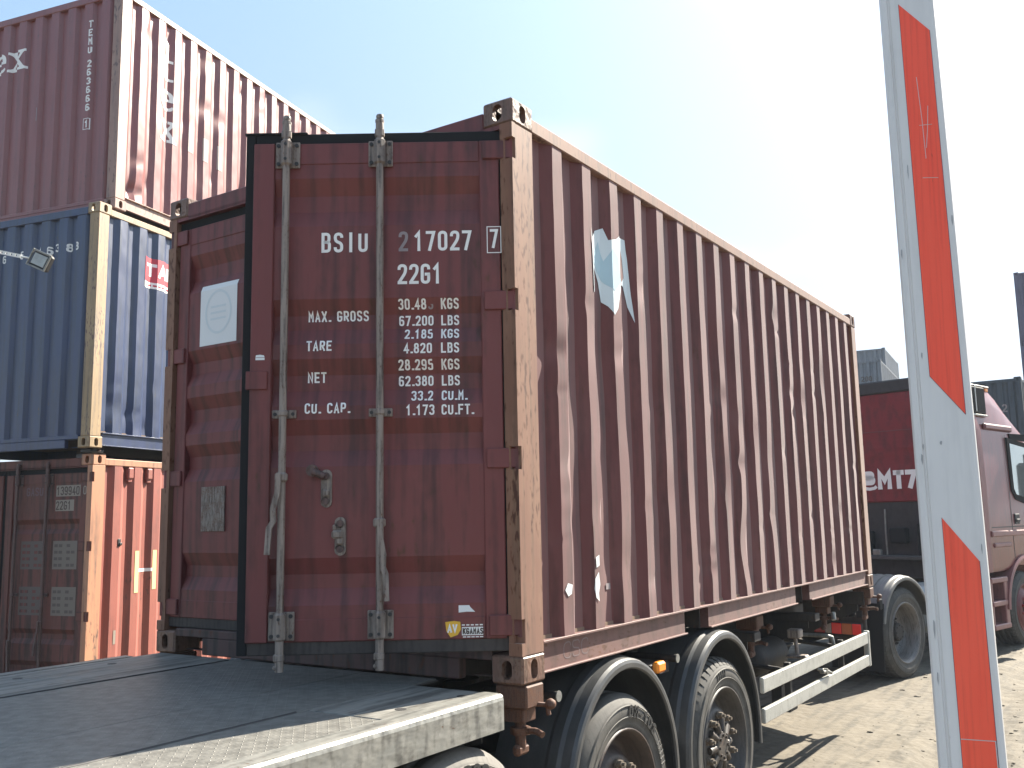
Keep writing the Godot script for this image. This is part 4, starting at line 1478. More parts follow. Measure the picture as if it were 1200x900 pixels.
func tread_plate() -> StandardMaterial3D:
	# five-bar-like tear pattern: short raised lugs turned two ways, lighter where they are polished
	var s := 512
	var a := noise_bytes(201, s, s, 6.0 / s, 4)
	var im := Image.create_empty(s, s, false, Image.FORMAT_RGBA8)
	var al := PackedByteArray()
	al.resize(s * s * 3)
	var cells := 16
	var cs := float(s) / cells
	var i := 0
	for y in s:
		for x in s:
			var cx := int(x / cs)
			var cy := int(y / cs)
			var u := (x / cs - cx) - 0.5
			var v := (y / cs - cy) - 0.5
			var even := (cx + cy) % 2 == 0
			var p := u * 0.7071 + v * 0.7071 if even else u * 0.7071 - v * 0.7071
			var q := -u * 0.7071 + v * 0.7071 if even else u * 0.7071 + v * 0.7071
			var hgt := clampf(1.15 - (p * p / 0.07 + q * q / 0.012), 0.0, 1.0)
			var n := a[i] / 255.0
			var b := 0.38 + n * 0.13 + hgt * 0.06
			al[i * 3] = int(b * 255)
			al[i * 3 + 1] = int(b * 0.98 * 255)
			al[i * 3 + 2] = int(b * 0.93 * 255)
			var g := int(hgt * 255)
			im.set_pixel(x, y, Color8(g, g, g))
			i += 1
	im.bump_map_to_normal_map(2.5)
	var m := StandardMaterial3D.new()
	m.albedo_texture = ImageTexture.create_from_image(Image.create_from_data(s, s, false, Image.FORMAT_RGB8, al))
	m.normal_enabled = true
	m.normal_texture = ImageTexture.create_from_image(im)
	m.uv1_triplanar = true
	m.uv1_scale = Vector3(2.3, 2.3, 2.3)
	m.roughness = 0.5
	m.metallic = 0.2
	return m

# ---------------------------------------------------------------- ground
func ground_height(x: float, z: float, n: FastNoiseLite, n2: FastNoiseLite) -> float:
	var h := n.get_noise_2d(x, z) * 0.035 + n2.get_noise_2d(x, z) * 0.020
	# wheel ruts beside the trailer
	for rx in [3.35, 5.3]:
		var d: float = (x - rx - 0.12 * sin(z * 0.35)) / 0.22
		h -= 0.03 * exp(-d * d) - 0.014 * exp(-pow(absf(d) - 1.7, 2.0) * 2.0)
	var calm := 1.0 - 0.75 * smoothstep(3.0, 2.2, x)
	h = (h - 0.012) * calm
	h += 0.052 * smoothstep(-2.2, -3.6, x) * smoothstep(-16.0, -11.0, x)
	return h

func make_ground():
	var n := FastNoiseLite.new()
	n.seed = 301
	n.frequency = 0.5
	n.fractal_octaves = 3
	var n2 := FastNoiseLite.new()
	n2.seed = 302
	n2.frequency = 2.6
	n2.fractal_octaves = 4
	var xs := []
	var zs := []
	for v in [-900.0, -300.0, -120.0, -60.0, -30.0, -18.0, -14.0, -11.0, -8.0, -6.0, -4.5, -3.6, -3.0, -2.6, -2.2, -1.5, -0.5, 0.5, 1.2]:
		xs.append(v)
	var x := 1.6
	while x < 8.5:
		xs.append(x)
		x += 0.06
	for v in [8.6, 9.2, 10.0, 11.0, 13.0, 16.0, 20.0, 28.0, 40.0, 70.0, 140.0, 320.0, 900.0]:
		xs.append(v)
	for v in [-900.0, -320.0, -140.0, -80.0, -50.0, -36.0, -28.0, -23.0, -19.0, -16.5, -14.5]:
		zs.append(v)
	var z := -13.5
	while z < 2.6:
		zs.append(z)
		z += 0.075
	for v in [2.8, 3.4, 4.2, 5.5, 7.5, 11.0, 18.0, 30.0, 60.0, 150.0, 400.0, 900.0]:
		zs.append(v)
	var hs := []
	for xx in xs:
		var col := []
		for zz in zs:
			var far := 1.0 - smoothstep(14.0, 40.0, maxf(absf(xx), absf(zz)))
			col.append(Vector3(xx, ground_height(xx, zz, n, n2) * far, zz))
		hs.append(col)
	var mb := Mb.new()
	mb.smooth()
	for i in xs.size() - 1:
		for j in zs.size() - 1:
			mb.q(hs[i][j + 1], hs[i + 1][j + 1], hs[i + 1][j], hs[i][j])
	var m := paint(Color(0.365, 0.335, 0.285), Color(0.425, 0.392, 0.335), 1.5, 0.0, 0.34, 311, 0.9, Vector3(0.27, 0.27, 0.27), 1024)
	m.uv1_world_triplanar = true
	bumps(m, 13, 0.02, 3.0, 1024)
	var o := MeshInstance3D.new()
	o.name = numbered("ground")
	o.mesh = mb.done()
	o.material_override = m
	add_child(o)
	o.set_meta("kind", "structure")
	o.set_meta("label", "dry sandy yard ground with ruts and loose stones")
	o.set_meta("category", "ground")
	# loose stones
	var mm := MultiMesh.new()
	mm.transform_format = MultiMesh.TRANSFORM_3D
	var sb := Mb.new()
	sb.lathe([Vector2(0, -0.6), Vector2(0.8, -0.35), Vector2(1.0, 0.05), Vector2(0.6, 0.5), Vector2(0.0, 0.62)], Vector3.ZERO, Vector3(0.2, 0.95, 0.1).normalized(), 6, false)
	mm.mesh = sb.done()
	mm.instance_count = 6000
	var rng := RandomNumberGenerator.new()
	rng.seed = 77
	for i in mm.instance_count:
		var px := 2.3 + pow(rng.randf(), 0.8) * 6.5
		var pz := 2.0 - rng.randf() * 15.0
		var sc := 0.005 + pow(rng.randf(), 6.0) * 0.022
		var b := Basis.from_euler(Vector3(rng.randf() * 0.6, rng.randf() * TAU, rng.randf() * 0.6)).scaled(Vector3(sc * rng.randf_range(0.8, 1.6), sc * 0.55, sc))
		mm.set_instance_transform(i, Transform3D(b, Vector3(px, ground_height(px, pz, n, n2) + sc * 0.2, pz)))
	var mi := MultiMeshInstance3D.new()
	mi.name = numbered("gravel")
	mi.multimesh = mm
	mi.material_override = plain(lin(0.165, 0.14, 0.105), 0.9)
	add_child(mi)
	mi.set_meta("kind", "stuff")
	mi.set_meta("label", "small loose stones strewn over the sandy yard")
	mi.set_meta("category", "gravel")

# ---------------------------------------------------------------- the maroon container on the trailer
func make_main():
	var c := {"body": mats.maroon, "cast": mats.casting, "post": mats.maroon_post, "rail": mats.maroon_rail, "side_mat": mats.maroon_side, "sillm": mats.maroon_sill, "metal": mats.metal, "end": "open"}
	c.side = {"o": 0.362, "fo": 0.088, "sl": 0.066, "fi": 0.074, "d": 0.036}
	c.rows = 96
	var dents := []
	var rng := RandomNumberGenerator.new()
	rng.seed = 19
	for i in 20:
		dents.append([rng.randf_range(0.4, 5.8), 0.35 + pow(rng.randf(), 1.1) * 1.7, rng.randf_range(-0.011, 0.011), rng.randf_range(-0.004, 0.014), rng.randf_range(0.05, 0.12), rng.randf_range(0.04, 0.2)])
	for i in 60:
		dents.append([0.357 + 0.294 * rng.randi_range(0, 18) + rng.randf_range(-0.01, 0.11), 0.3 + pow(rng.randf(), 1.3) * 1.9, rng.randf_range(-0.02, 0.02), rng.randf_range(-0.002, 0.014), rng.randf_range(0.025, 0.06), rng.randf_range(0.015, 0.07)])
	dents.append([0.72, 1.15, 0.03, 0.01, 0.09, 0.22])
	dents.append([1.02, 0.85, 0.035, 0.0, 0.08, 0.3])
	dents.append([2.4, 1.0, 0.04, 0.01, 0.1, 0.25])
	dents.append([2.75, 0.5, -0.04, 0.02, 0.1, 0.2])
	c.dents = dents
	var wb := FastNoiseLite.new()
	wb.seed = 8
	wb.frequency = 1.0
	wb.fractal_octaves = 3
	c.wob = wb
	c.wobble = 0.005
	var r := make_container("maroon container on the trailer with its right rear door swung open", W(0, 0, 0), 0.0, c)
	var mb: Mb
	for z in 14:
		mb = Mb.new()
		mb.box(Vector3(0.05, 0.03, -0.4 - z * 0.4), Vector3(CW - 0.05, 0.15, -0.408 - z * 0.4))
		part("cross_member", mb, mats.frame, r)
	# left door, shut
	var ld := make_door(r, 1.0, c, [[0.69], [1.03]])
	ld.position = Vector3(0.053, 0, -0.022)
	mb = Mb.new()
	mb.box(Vector3(0.225, 1.70, -0.006), Vector3(0.535, 2.045, 0.0), 0.0)
	mb = Mb.new()
	door_text(mb, rect_tris(0.222, 1.69, 0.53, 2.04), 0.002)
	part("placard", mb, mats.sticker, ld, "square white faded placard")
	mb = Mb.new()
	var ring := []
	for i in 28:
		ring.append(Vector2(0.376 + 0.105 * cos(TAU * i / 28.0), 1.875 + 0.12 * sin(TAU * i / 28.0)))
	door_text(mb, strip2(ring, true, 0.014), 0.003)
	for i in 3:
		door_text(mb, rect_tris(0.31, 1.83 + i * 0.035, 0.44, 1.842 + i * 0.035), 0.003)
	part("print", mb, mats.sticker_mark, ld)
	mb = Mb.new()
	mb.box(Vector3(0.278, 0.655, -0.005), Vector3(0.47, 0.897, 0.002), 0.001)
	part("data_plate", mb, mats.plate, ld, "scuffed grey metal data plate")
	# right door, open
	var rd := make_door(r, -1.0, c, [[0.565, 0.70, -0.020], [0.985, 0.90, 0.028]])
	rd.position = Vector3(2.385, 0, -0.02)
	rd.rotation.y = deg_to_rad(33.83)
	mb = Mb.new()
	var put := func(s: String, u: float, y: float, h: float, asp: float, th: float, gap: float) -> PackedVector2Array:
		return moved(lettering(s, h, asp, th, gap), Vector2(-u, y))
	door_text(mb, put.call("BSIU", 0.832, 1.887, 0.092, 0.46, 0.0135, 0.30))
	door_text(mb, put.call("17027", 0.418, 1.887, 0.092, 0.46, 0.0135, 0.28))
	door_text(mb, put.call("22G1", 0.491, 1.736, 0.092, 0.46, 0.0135, 0.22))
	door_text(mb, put.call("7", 0.076, 1.893, 0.088, 0.42, 0.0125, 0.2))
	var bx := [Vector2(-0.088, 1.872), Vector2(-0.027, 1.872), Vector2(-0.027, 1.992), Vector2(-0.088, 1.992)]
	door_text(mb, strip2(bx, true, 0.004))
	for rowt in [["MAX. GROSS", 0.893, 1.577], ["TARE", 0.895, 1.44], ["NET", 0.893, 1.302], ["CU. CAP.", 0.899, 1.162]]:
		door_text(mb, put.call(rowt[0], rowt[1], rowt[2], 0.047, 0.50, 0.0075, 0.26))
	for rowt in [["30.48", 0.490, 1.624, "KGS"], ["67.200", 0.488, 1.552, "LBS"], ["2.185", 0.462, 1.489, "KGS"], ["4.820", 0.465, 1.422, "LBS"], ["28.295", 0.490, 1.350, "KGS"], ["62.380", 0.490, 1.280, "LBS"], ["33.2", 0.434, 1.212, "CU.M."], ["1.173", 0.456, 1.147, "CU.FT."]]:
		door_text(mb, put.call(rowt[0], rowt[1], rowt[2], 0.046, 0.50, 0.0075, 0.24))
		door_text(mb, put.call(rowt[3], 0.300, rowt[2], 0.046, 0.50, 0.0075, 0.24))
	part("lettering", mb, mats.white, rd)
	mb = Mb.new()
	door_text(mb, put.call("2", 0.486, 1.887, 0.092, 0.46, 0.0135, 0.28))
	part("lettering", mb, mats.white_worn, rd, "worn away figure 2")
	mb = Mb.new()
	door_text(mb, sliced_keep(put.call("3", 0.357, 1.624, 0.046, 0.50, 0.0075, 0.24), 1.646))
	part("lettering", mb, mats.white_worn, rd, "half worn figure 3")
	# handle catches
	for cp in [[0.80, 0.835, 0.0], [0.739, 0.63, 0.0]]:
		mb = Mb.new()
		mb.box(Vector3(-cp[0] - 0.024, cp[1] - 0.058, -0.008), Vector3(-cp[0] + 0.024, cp[1] + 0.058, 0.004), 0.003)
		mb.cyl(Vector3(-cp[0], cp[1] - 0.058, -0.008), Vector3(-cp[0], cp[1] - 0.058, 0.004), 0.024, 16)
		mb.cyl(Vector3(-cp[0], cp[1] + 0.058, -0.008), Vector3(-cp[0], cp[1] + 0.058, 0.004), 0.024, 16)
		mb.box(Vector3(-cp[0] - 0.015, cp[1] - 0.035, 0.002), Vector3(-cp[0] + 0.015, cp[1] - 0.005, 0.024), 0.006)
		part("handle_catch", mb, mats.metal, rd)
		for yy in [-0.055, 0.055]:
			mb = Mb.new()
			mb.cyl(Vector3(-cp[0], cp[1] + yy, 0.003), Vector3(-cp[0], cp[1] + yy, 0.013), 0.015, 10)
			part("bolt", mb, mats.metal_brown, rd)
		mb = Mb.new()
		if cp[1] > 0.7:
			mb.tube([Vector3(-cp[0] - 0.005, cp[1] + 0.05, 0.018), Vector3(-cp[0] - 0.055, cp[1] + 0.075, 0.02)], 0.016, 8)
			mb.cyl(Vector3(-cp[0] - 0.06, cp[1] + 0.078, 0.0), Vector3(-cp[0] - 0.06, cp[1] + 0.078, 0.02), 0.026, 12)
		else:
			mb.box(Vector3(-cp[0] - 0.034, cp[1] - 0.01, 0.012), Vector3(-cp[0] + 0.014, cp[1] + 0.026, 0.03), 0.009)
			mb.box(Vector3(-cp[0] - 0.03, cp[1] + 0.026, 0.012), Vector3(-cp[0] - 0.018, cp[1] + 0.05, 0.024), 0.004)
		part("latch", mb, mats.metal_brown if cp[1] > 0.7 else mats.metal, rd)
	# overlap plate on the free edge, stickers
	mb = Mb.new()
	mb.box(Vector3(-1.155, 1.27, 0.004), Vector3(-1.06, 1.352, 0.016), 0.003)
	part("overlap_plate", mb, mats.maroon, rd)
	mb = Mb.new()
	lay(mb, rect_tris(-1.115, 1.402, -1.075, 1.412), func(p): return Vector3(p.x, p.y, 0.0078))
	lay(mb, poly_tris([[-1.115, 1.414], [-1.075, 1.414], [-1.078, 1.423], [-1.095, 1.426], [-1.113, 1.424]]), func(p): return Vector3(p.x, p.y, 0.0078))
	door_text(mb, poly_tris([[-0.235, 0.300], [-0.235, 0.330], [-0.19, 0.330], [-0.185, 0.322], [-0.165, 0.302], [-0.20, 0.303]]), 0.0015)
	part("sticker", mb, mats.sticker, rd)
	mb = Mb.new()
	door_text(mb, poly_tris([[-0.292, 0.262], [-0.255, 0.266], [-0.228, 0.262], [-0.226, 0.23], [-0.24, 0.208], [-0.27, 0.198], [-0.288, 0.225]]), 0.0015)
	part("sticker", mb, mats.yellow, rd, "yellow shield sticker")
	mb = Mb.new()
	door_text(mb, moved(lettering("AV", 0.034, 0.6, 0.0075, 0.1), Vector2(-0.284, 0.218)), 0.0025)
	door_text(mb, rect_tris(-0.222, 0.206, -0.132, 0.240), 0.0015)
	for k in 5:
		door_text(mb, rect_tris(-0.222 + k * 0.019, 0.246, -0.222 + k * 0.019 + 0.013, 0.251), 0.0015)
		door_text(mb, rect_tris(-0.218 + k * 0.018, 0.197, -0.218 + k * 0.018 + 0.014, 0.201), 0.0015)
	part("sticker", mb, mats.white, rd)
	mb = Mb.new()
	door_text(mb, moved(lettering("KGAMAS", 0.026, 0.52, 0.0055, 0.1), Vector2(-0.219, 0.210)), 0.0025)
	part("lettering", mb, mats.brown_print, rd)
	# torn poster on the side
	var torn := [[0.735, 2.16], [0.75, 2.06], [0.79, 2.1], [0.83, 2.17], [0.9, 2.2], [0.93, 2.14], [1.0, 2.16], [1.06, 2.2], [1.17, 2.2], [1.185, 2.1], [1.2, 1.9], [1.22, 1.74], [1.17, 1.84], [1.13, 1.93], [1.06, 1.95], [1.0, 1.78], [0.96, 1.74], [0.92, 1.78], [0.88, 1.80], [0.85, 1.9], [0.81, 1.97], [0.79, 1.9], [0.74, 1.82]]
	on_side(r, "torn_poster", c, poly_tris(torn), mats.poster)
	var mb2 := [[0.80, 2.02], [0.86, 2.12], [0.9, 2.02], [0.96, 2.1], [1.02, 2.06], [1.04, 1.93], [0.97, 1.87], [0.9, 1.9], [0.84, 1.95]]
	var tb := Mb.new()
	var sm := side_map(c)
	var rowb := []
	for j in range(1, 96):
		rowb.append(lerpf(0.16, 2.48, j / 96.0))
	lay(tb, sliced(sliced(poly_tris(mb2), 0, side_breaks(c)), 1, rowb), func(p: Vector2) -> Vector3: return sm.call(p) + Vector3(0.001, 0, 0))
	part("torn_poster", tb, mats.pale_blue, r)
	var hole := [[1.07, 2.15], [1.1, 2.16], [1.13, 2.08], [1.14, 1.98], [1.1, 1.94], [1.07, 1.97], [1.09, 2.06]]
	tb = Mb.new()
	lay(tb, sliced(sliced(poly_tris(hole), 0, side_breaks(c)), 1, rowb), func(p: Vector2) -> Vector3: return sm.call(p) + Vector3(0.001, 0, 0))
	part("torn_poster", tb, mats.maroon_side, r)
	# small stickers and marks
	on_side(r, "sticker", c, poly_tris([[0.375, 0.365], [0.40, 0.395], [0.44, 0.385], [0.43, 0.345], [0.40, 0.335]]), mats.sticker)
	on_side(r, "sticker", c, poly_tris([[0.655, 0.40], [0.69, 0.43], [0.70, 0.37], [0.685, 0.33], [0.69, 0.29], [0.66, 0.31], [0.65, 0.35]]), mats.sticker)
	on_side(r, "sticker", c, poly_tris([[0.665, 0.50], [0.70, 0.51], [0.70, 0.46], [0.67, 0.45]]), mats.sticker)
	on_side(r, "sticker", c, rect_tris(0.83, 0.335, 0.875, 0.365), mats.white_worn)
	on_side(r, "sticker", c, rect_tris(5.50, 1.20, 5.55, 1.42), mats.sticker)
	on_side(r, "sticker", c, rect_tris(5.16, 2.26, 5.2, 2.42), mats.sticker)
	mb = Mb.new()
	lay(mb, moved(lettering("CSC", 0.075, 0.9, 0.006, 0.2), Vector2(0.37, 0.06)), func(p: Vector2): return Vector3(CW - 0.0222, p.y, -p.x))
	part("lettering", mb, mats.scrawl, r, "faint scrawled letters on the bottom rail")

func sliced_keep(t: PackedVector2Array, y: float) -> PackedVector2Array:
	var out := PackedVector2Array()
	var s := sliced(t, 1, [y])
	for i in range(0, s.size(), 3):
		if (s[i].y + s[i + 1].y + s[i + 2].y) / 3.0 < y:
			out.append_array([s[i], s[i + 1], s[i + 2]])
	return out

# ---------------------------------------------------------------- the stack on the left
func corner_at(cx: float, cy: float, cz: float, turn: float) -> Vector3:
	return W(cx - CW * cos(turn), cy, cz - CW * sin(turn))

func make_stack():
	var a := deg_to_rad(12.3)
	var endp := {"o": 0.13, "fo": 0.115, "sl": 0.03, "fi": 0.075, "d": 0.04}
	var sd := {"o": 0.31, "fo": 0.104, "sl": 0.068, "fi": 0.036, "d": 0.036}
	var rng := RandomNumberGenerator.new()
	rng.seed = 4
	var wb := FastNoiseLite.new()
	wb.seed = 18
	wb.frequency = 1.0
	# top: brown
	var dents := []
	for i in 40:
		dents.append([rng.randf_range(0.3, 5.7), rng.randf_range(2.1, 2.35) if i < 26 else rng.randf_range(0.3, 2.0), rng.randf_range(-0.012, 0.012), rng.randf_range(0.0, 0.022), 0.06, rng.randf_range(0.04, 0.1)])
	dents.append([0.29, 0.27, 0.01, 0.05, 0.1, 0.08])
	var c := {"body": mats.brown, "cast": mats.brown_post, "post": mats.brown_post, "rail": mats.brown_post, "side_mat": mats.brown, "end_mat": mats.brown, "end": "front", "endp": endp, "side": sd, "dents": dents, "wob": wb, "wobble": 0.006, "rows": 40}
	var r := make_container("weathered brown container at the top of the left stack", corner_at(-4.308, 4.10, 2.461, a), a, c, "three containers stacked on the left")
	on_end(r, "lettering", c, vertical_text("TEMU 263666", 0.085, 0.62, 0.017, CW - 0.487, 2.26, 0.104), mats.white)
	on_end(r, "lettering", c, moved(lettering("1", 0.085, 0.55, 0.017), Vector2(CW - 0.487, 0.99)), mats.white)
	on_end(r, "lettering", c, strip2([Vector2(CW - 0.505, 0.97), Vector2(CW - 0.43, 0.97), Vector2(CW - 0.43, 1.095), Vector2(CW - 0.505, 1.095)], true, 0.007), mats.white)
	var tex := font_tris("tex", "Droid Serif", 0.35, 0.30, 1.15)
	var lo := 1e9
	var hi := -1e9
	for p in tex:
		lo = minf(lo, p.x)
		hi = maxf(hi, p.x)
	var etex := moved(tex, Vector2(CW - 1.42 - (hi - lo), 1.88))
	on_end(r, "lettering", c, etex, mats.white)
	var side_t := PackedVector2Array()
	# the word stands letter under letter down the panel
	for q in [["t", 1.79, 0.33, 1.25], ["e", 1.42, 0.25, 1.1], ["x", 1.04, 0.26, 1.0]]:
		side_t.append_array(moved(font_tris(q[0], "Droid Serif", 0.35, q[2], q[3]), Vector2(0.655, q[1])))
	on_side(r, "lettering", c, side_t, mats.white)
	for k in 3:
		on_side(r, "paint_patch", c, rect_tris(1.13 + k * 0.27, 1.05 - k * 0.02, 1.22 + k * 0.27, 1.32), mats.yellow_pale)
	on_end(r, "scratch", c, rect_tris(CW - 1.22, 1.20, CW - 1.21, 1.36), mats.white_worn)
	# middle: blue
	dents = []
	for i in 14:
		dents.append([rng.randf_range(0.3, 3.0), rng.randf_range(0.2, 2.2), rng.randf_range(-0.014, 0.014), rng.randf_range(0.0, 0.02), 0.06, rng.randf_range(0.03, 0.1)])
	var sd2 := {"o": 0.31, "fo": 0.104, "sl": 0.068, "fi": 0.05, "d": 0.036}
	c = {"body": mats.blue, "cast": mats.blue_post, "post": mats.blue_post, "rail": mats.blue, "side_mat": mats.blue, "end_mat": mats.blue, "end": "front", "endp": endp, "side": sd2, "dents": dents, "wob": wb, "wobble": 0.005, "rows": 40}
	r = make_container("blue container in the middle of the left stack", corner_at(-4.2, 1.497, 2.22, a), a, c, "three containers stacked on the left")
	for q in [["8", -0.325, 2.095], ["8", -0.445, 2.095], ["3", -0.635, 2.12], ["6", -0.715, 2.09], ["4", -0.86, 2.15], ["5", -1.14, 2.10], ["6", -1.40, 2.08]]:
		on_end(r, "lettering", c, moved(lettering(q[0], 0.09, 0.58, 0.017), Vector2(CW + q[1], q[2])), mats.white)
	on_side(r, "logo_board", c, rect_tris(0.70, 1.90, 1.30, 2.175), mats.tal_red)
	on_side(r, "logo_board", c, rect_tris(0.70, 1.83, 1.30, 1.90), mats.white)
	var sm := side_map(c)
	var rowb := []
	for j in range(1, 40):
		rowb.append(lerpf(0.16, 2.48, j / 40.0))
	var tb := Mb.new()
	lay(tb, sliced(sliced(moved(lettering("TAL", 0.15, 0.95, 0.036, 0.12), Vector2(0.74, 1.965)), 0, side_breaks(c)), 1, rowb), func(p: Vector2) -> Vector3: return sm.call(p) + Vector3(0.0015, 0, 0))
	part("lettering", tb, mats.white, r)
	tb = Mb.new()
	for k in 9:
		lay(tb, sliced(rect_tris(0.74 + k * 0.055, 1.855, 0.78 + k * 0.055, 1.875), 0, side_breaks(c)), func(p: Vector2) -> Vector3: return sm.call(p) + Vector3(0.0015, 0, 0))
	part("lettering", tb, mats.tal_red, r)
	# bottom: orange red, doors to the yard
	c = {"body": mats.orange_door, "cast": mats.orange_post, "post": mats.orange_post, "rail": mats.orange_post, "side_mat": mats.orange, "end_mat": mats.orange, "end": "doors", "endp": endp, "side": sd2, "dents": [], "wob": wb, "wobble": 0.004, "rows": 30, "metal": mats.metal_brown}
	r = make_container("orange red container with shut doors at the bottom of the left stack", corner_at(-4.278, 1.445 - CH, 2.32, a), a, c, "three containers stacked on the left")
	ribs = [[1.93, 1.88, 1.83, 1.78], [0.82, 0.77, 0.72, 0.67], [0.5, 0.45, 0.4, 0.35]]
	var ld := make_door(r, 1.0, c, [[0.565, 0.9, -0.02], [1.0, 0.7, 0.02]])
	ld.position = Vector3(0.053, 0, -0.022)
	var rd := make_door(r, -1.0, c, [[0.539, 0.9, 0.02], [0.953, 0.7, -0.02]])
	rd.position = Vector3(2.385, 0, -0.022)
	for g in [[0.451, 0.123, 2.162, 2.276, "139940"], [0.088, 0.0, 2.162, 2.276, "0"], [0.453, 0.203, 2.012, 2.127, "22G1"]]:
		var mb := Mb.new()
		if g[0] > 0.1:
			door_text(mb, rect_tris(-g[0], g[2], -g[1], g[3]), 0.0015)
			part("print_patch", mb, mats.beige_box_light, rd)
		mb = Mb.new()
		door_text(mb, moved(lettering(g[4], 0.09, 0.48, 0.013, 0.22), Vector2(-g[0] + 0.008, g[2] + 0.012)), 0.003)
		part("lettering", mb, mats.brown_print if g[0] > 0.1 else mats.beige_box_light, rd)
	var fm := Mb.new()
	door_text(fm, moved(lettering("GASU", 0.09, 0.54, 0.013, 0.25), Vector2(-0.86, 2.175)), 0.003)
	part("lettering", fm, mats.white_faint, rd)
	for g in [[-0.461, 1.42, 0], [-0.453, 0.955, 0], [-0.90, 1.42, 1], [-0.90, 0.955, 1]]:
		var mb := Mb.new()
		door_text(mb, rect_tris(g[0], g[1], g[0] + 0.325, g[1] + 0.288), 0.0015)
		part("print_patch", mb, mats.beige_box if g[2] == 0 else mats.beige_dim, rd)
		mb = Mb.new()
		for row in 4:
			var x := 0.02
			for k in (4 if row % 2 == 0 else 3):
				door_text(mb, rect_tris(g[0] + x, g[1] + 0.026 + row * 0.066, g[0] + x + 0.048, g[1] + 0.056 + row * 0.066), 0.003)
				x += 0.06 if k != 1 else 0.105
		part("print_row", mb, mats.beige_dim if g[2] == 0 else mats.orange_door, rd)
	# vents, lashing marks and the pale strips on the sunny side
	for s in [0.492, 0.775]:
		var mb := Mb.new()
		mb.box(Vector3(CW - 0.046, 2.345, -s), Vector3(CW + 0.010, 2.465, -s - 0.082), 0.012)
		mb.box(Vector3(CW - 0.046, 2.31, -s - 0.01), Vector3(CW - 0.006, 2.348, -s - 0.072), 0.006)
		part("vent", mb, mats.orange, r)
	var hb := Mb.new()
	hb.box(Vector3(CW - 0.012, 1.635, -0.385), Vector3(CW + 0.0, 1.715, -0.43), 0.006)
	hb.box(Vector3(CW - 0.006, 1.645, -0.40), Vector3(CW + 0.01, 1.675, -0.44), 0.006)
	part("lashing_eye", hb, mats.dark, r)
	on_side(r, "pale_strip", c, rect_tris(0.645, 1.14, 0.702, 1.58), mats.yellow_strip)
	on_side(r, "pale_strip", c, rect_tris(0.912, 1.16, 0.97, 1.58), mats.yellow_strip)
	on_side(r, "pale_strip", c, rect_tris(0.704, 1.355, 0.91, 1.39), mats.white)
	on_side(r, "worn_patch", c, rect_tris(0.37, 0.64, 0.405, 0.78), mats.beige_box_light)

func make_cones(a: float):
	# cones that carry the blue container on the orange one
	var names := ["near right corner, by the yellow post", "near left corner", "far right corner", "far left corner"]
	var k := 0
	for q in [[-0.09, 0.10], [-CW + 0.09, 0.10], [-0.09, CL - 0.10], [-CW + 0.09, CL - 0.10]]:
		var px: float = -4.24 + q[0] * cos(a) - q[1] * sin(a)
		var pz: float = 2.27 + q[0] * sin(a) + q[1] * cos(a)
		var t := thing("stacking_cone", "dark steel cone between blue and orange container, " + names[k], "twist lock", W(px, 1.447, pz), a, "cones between the stacked containers")
		var mb := Mb.new()
		mb.box(Vector3(-0.08, 0.0, -0.085), Vector3(0.08, 0.048, 0.085), 0.012)
		part("plate", mb, mats.dark, t)
		mb = Mb.new()
		mb.tube([Vector3(0.06, 0.024, 0.0), Vector3(0.12, 0.024, 0.01)], 0.009, 6)
		part("handle", mb, mats.rusty, t)
		k += 1

func vertical_text(s: String, h: float, asp: float, th: float, x: float, y: float, step: float) -> PackedVector2Array:
	var out := PackedVector2Array()
	var yy := y - h
	for ch in s:
		if ch != " ":
			out.append_array(moved(lettering(ch, h, asp, th), Vector2(x, yy)))
			yy -= step
		else:
			yy -= step * 0.55
	return out

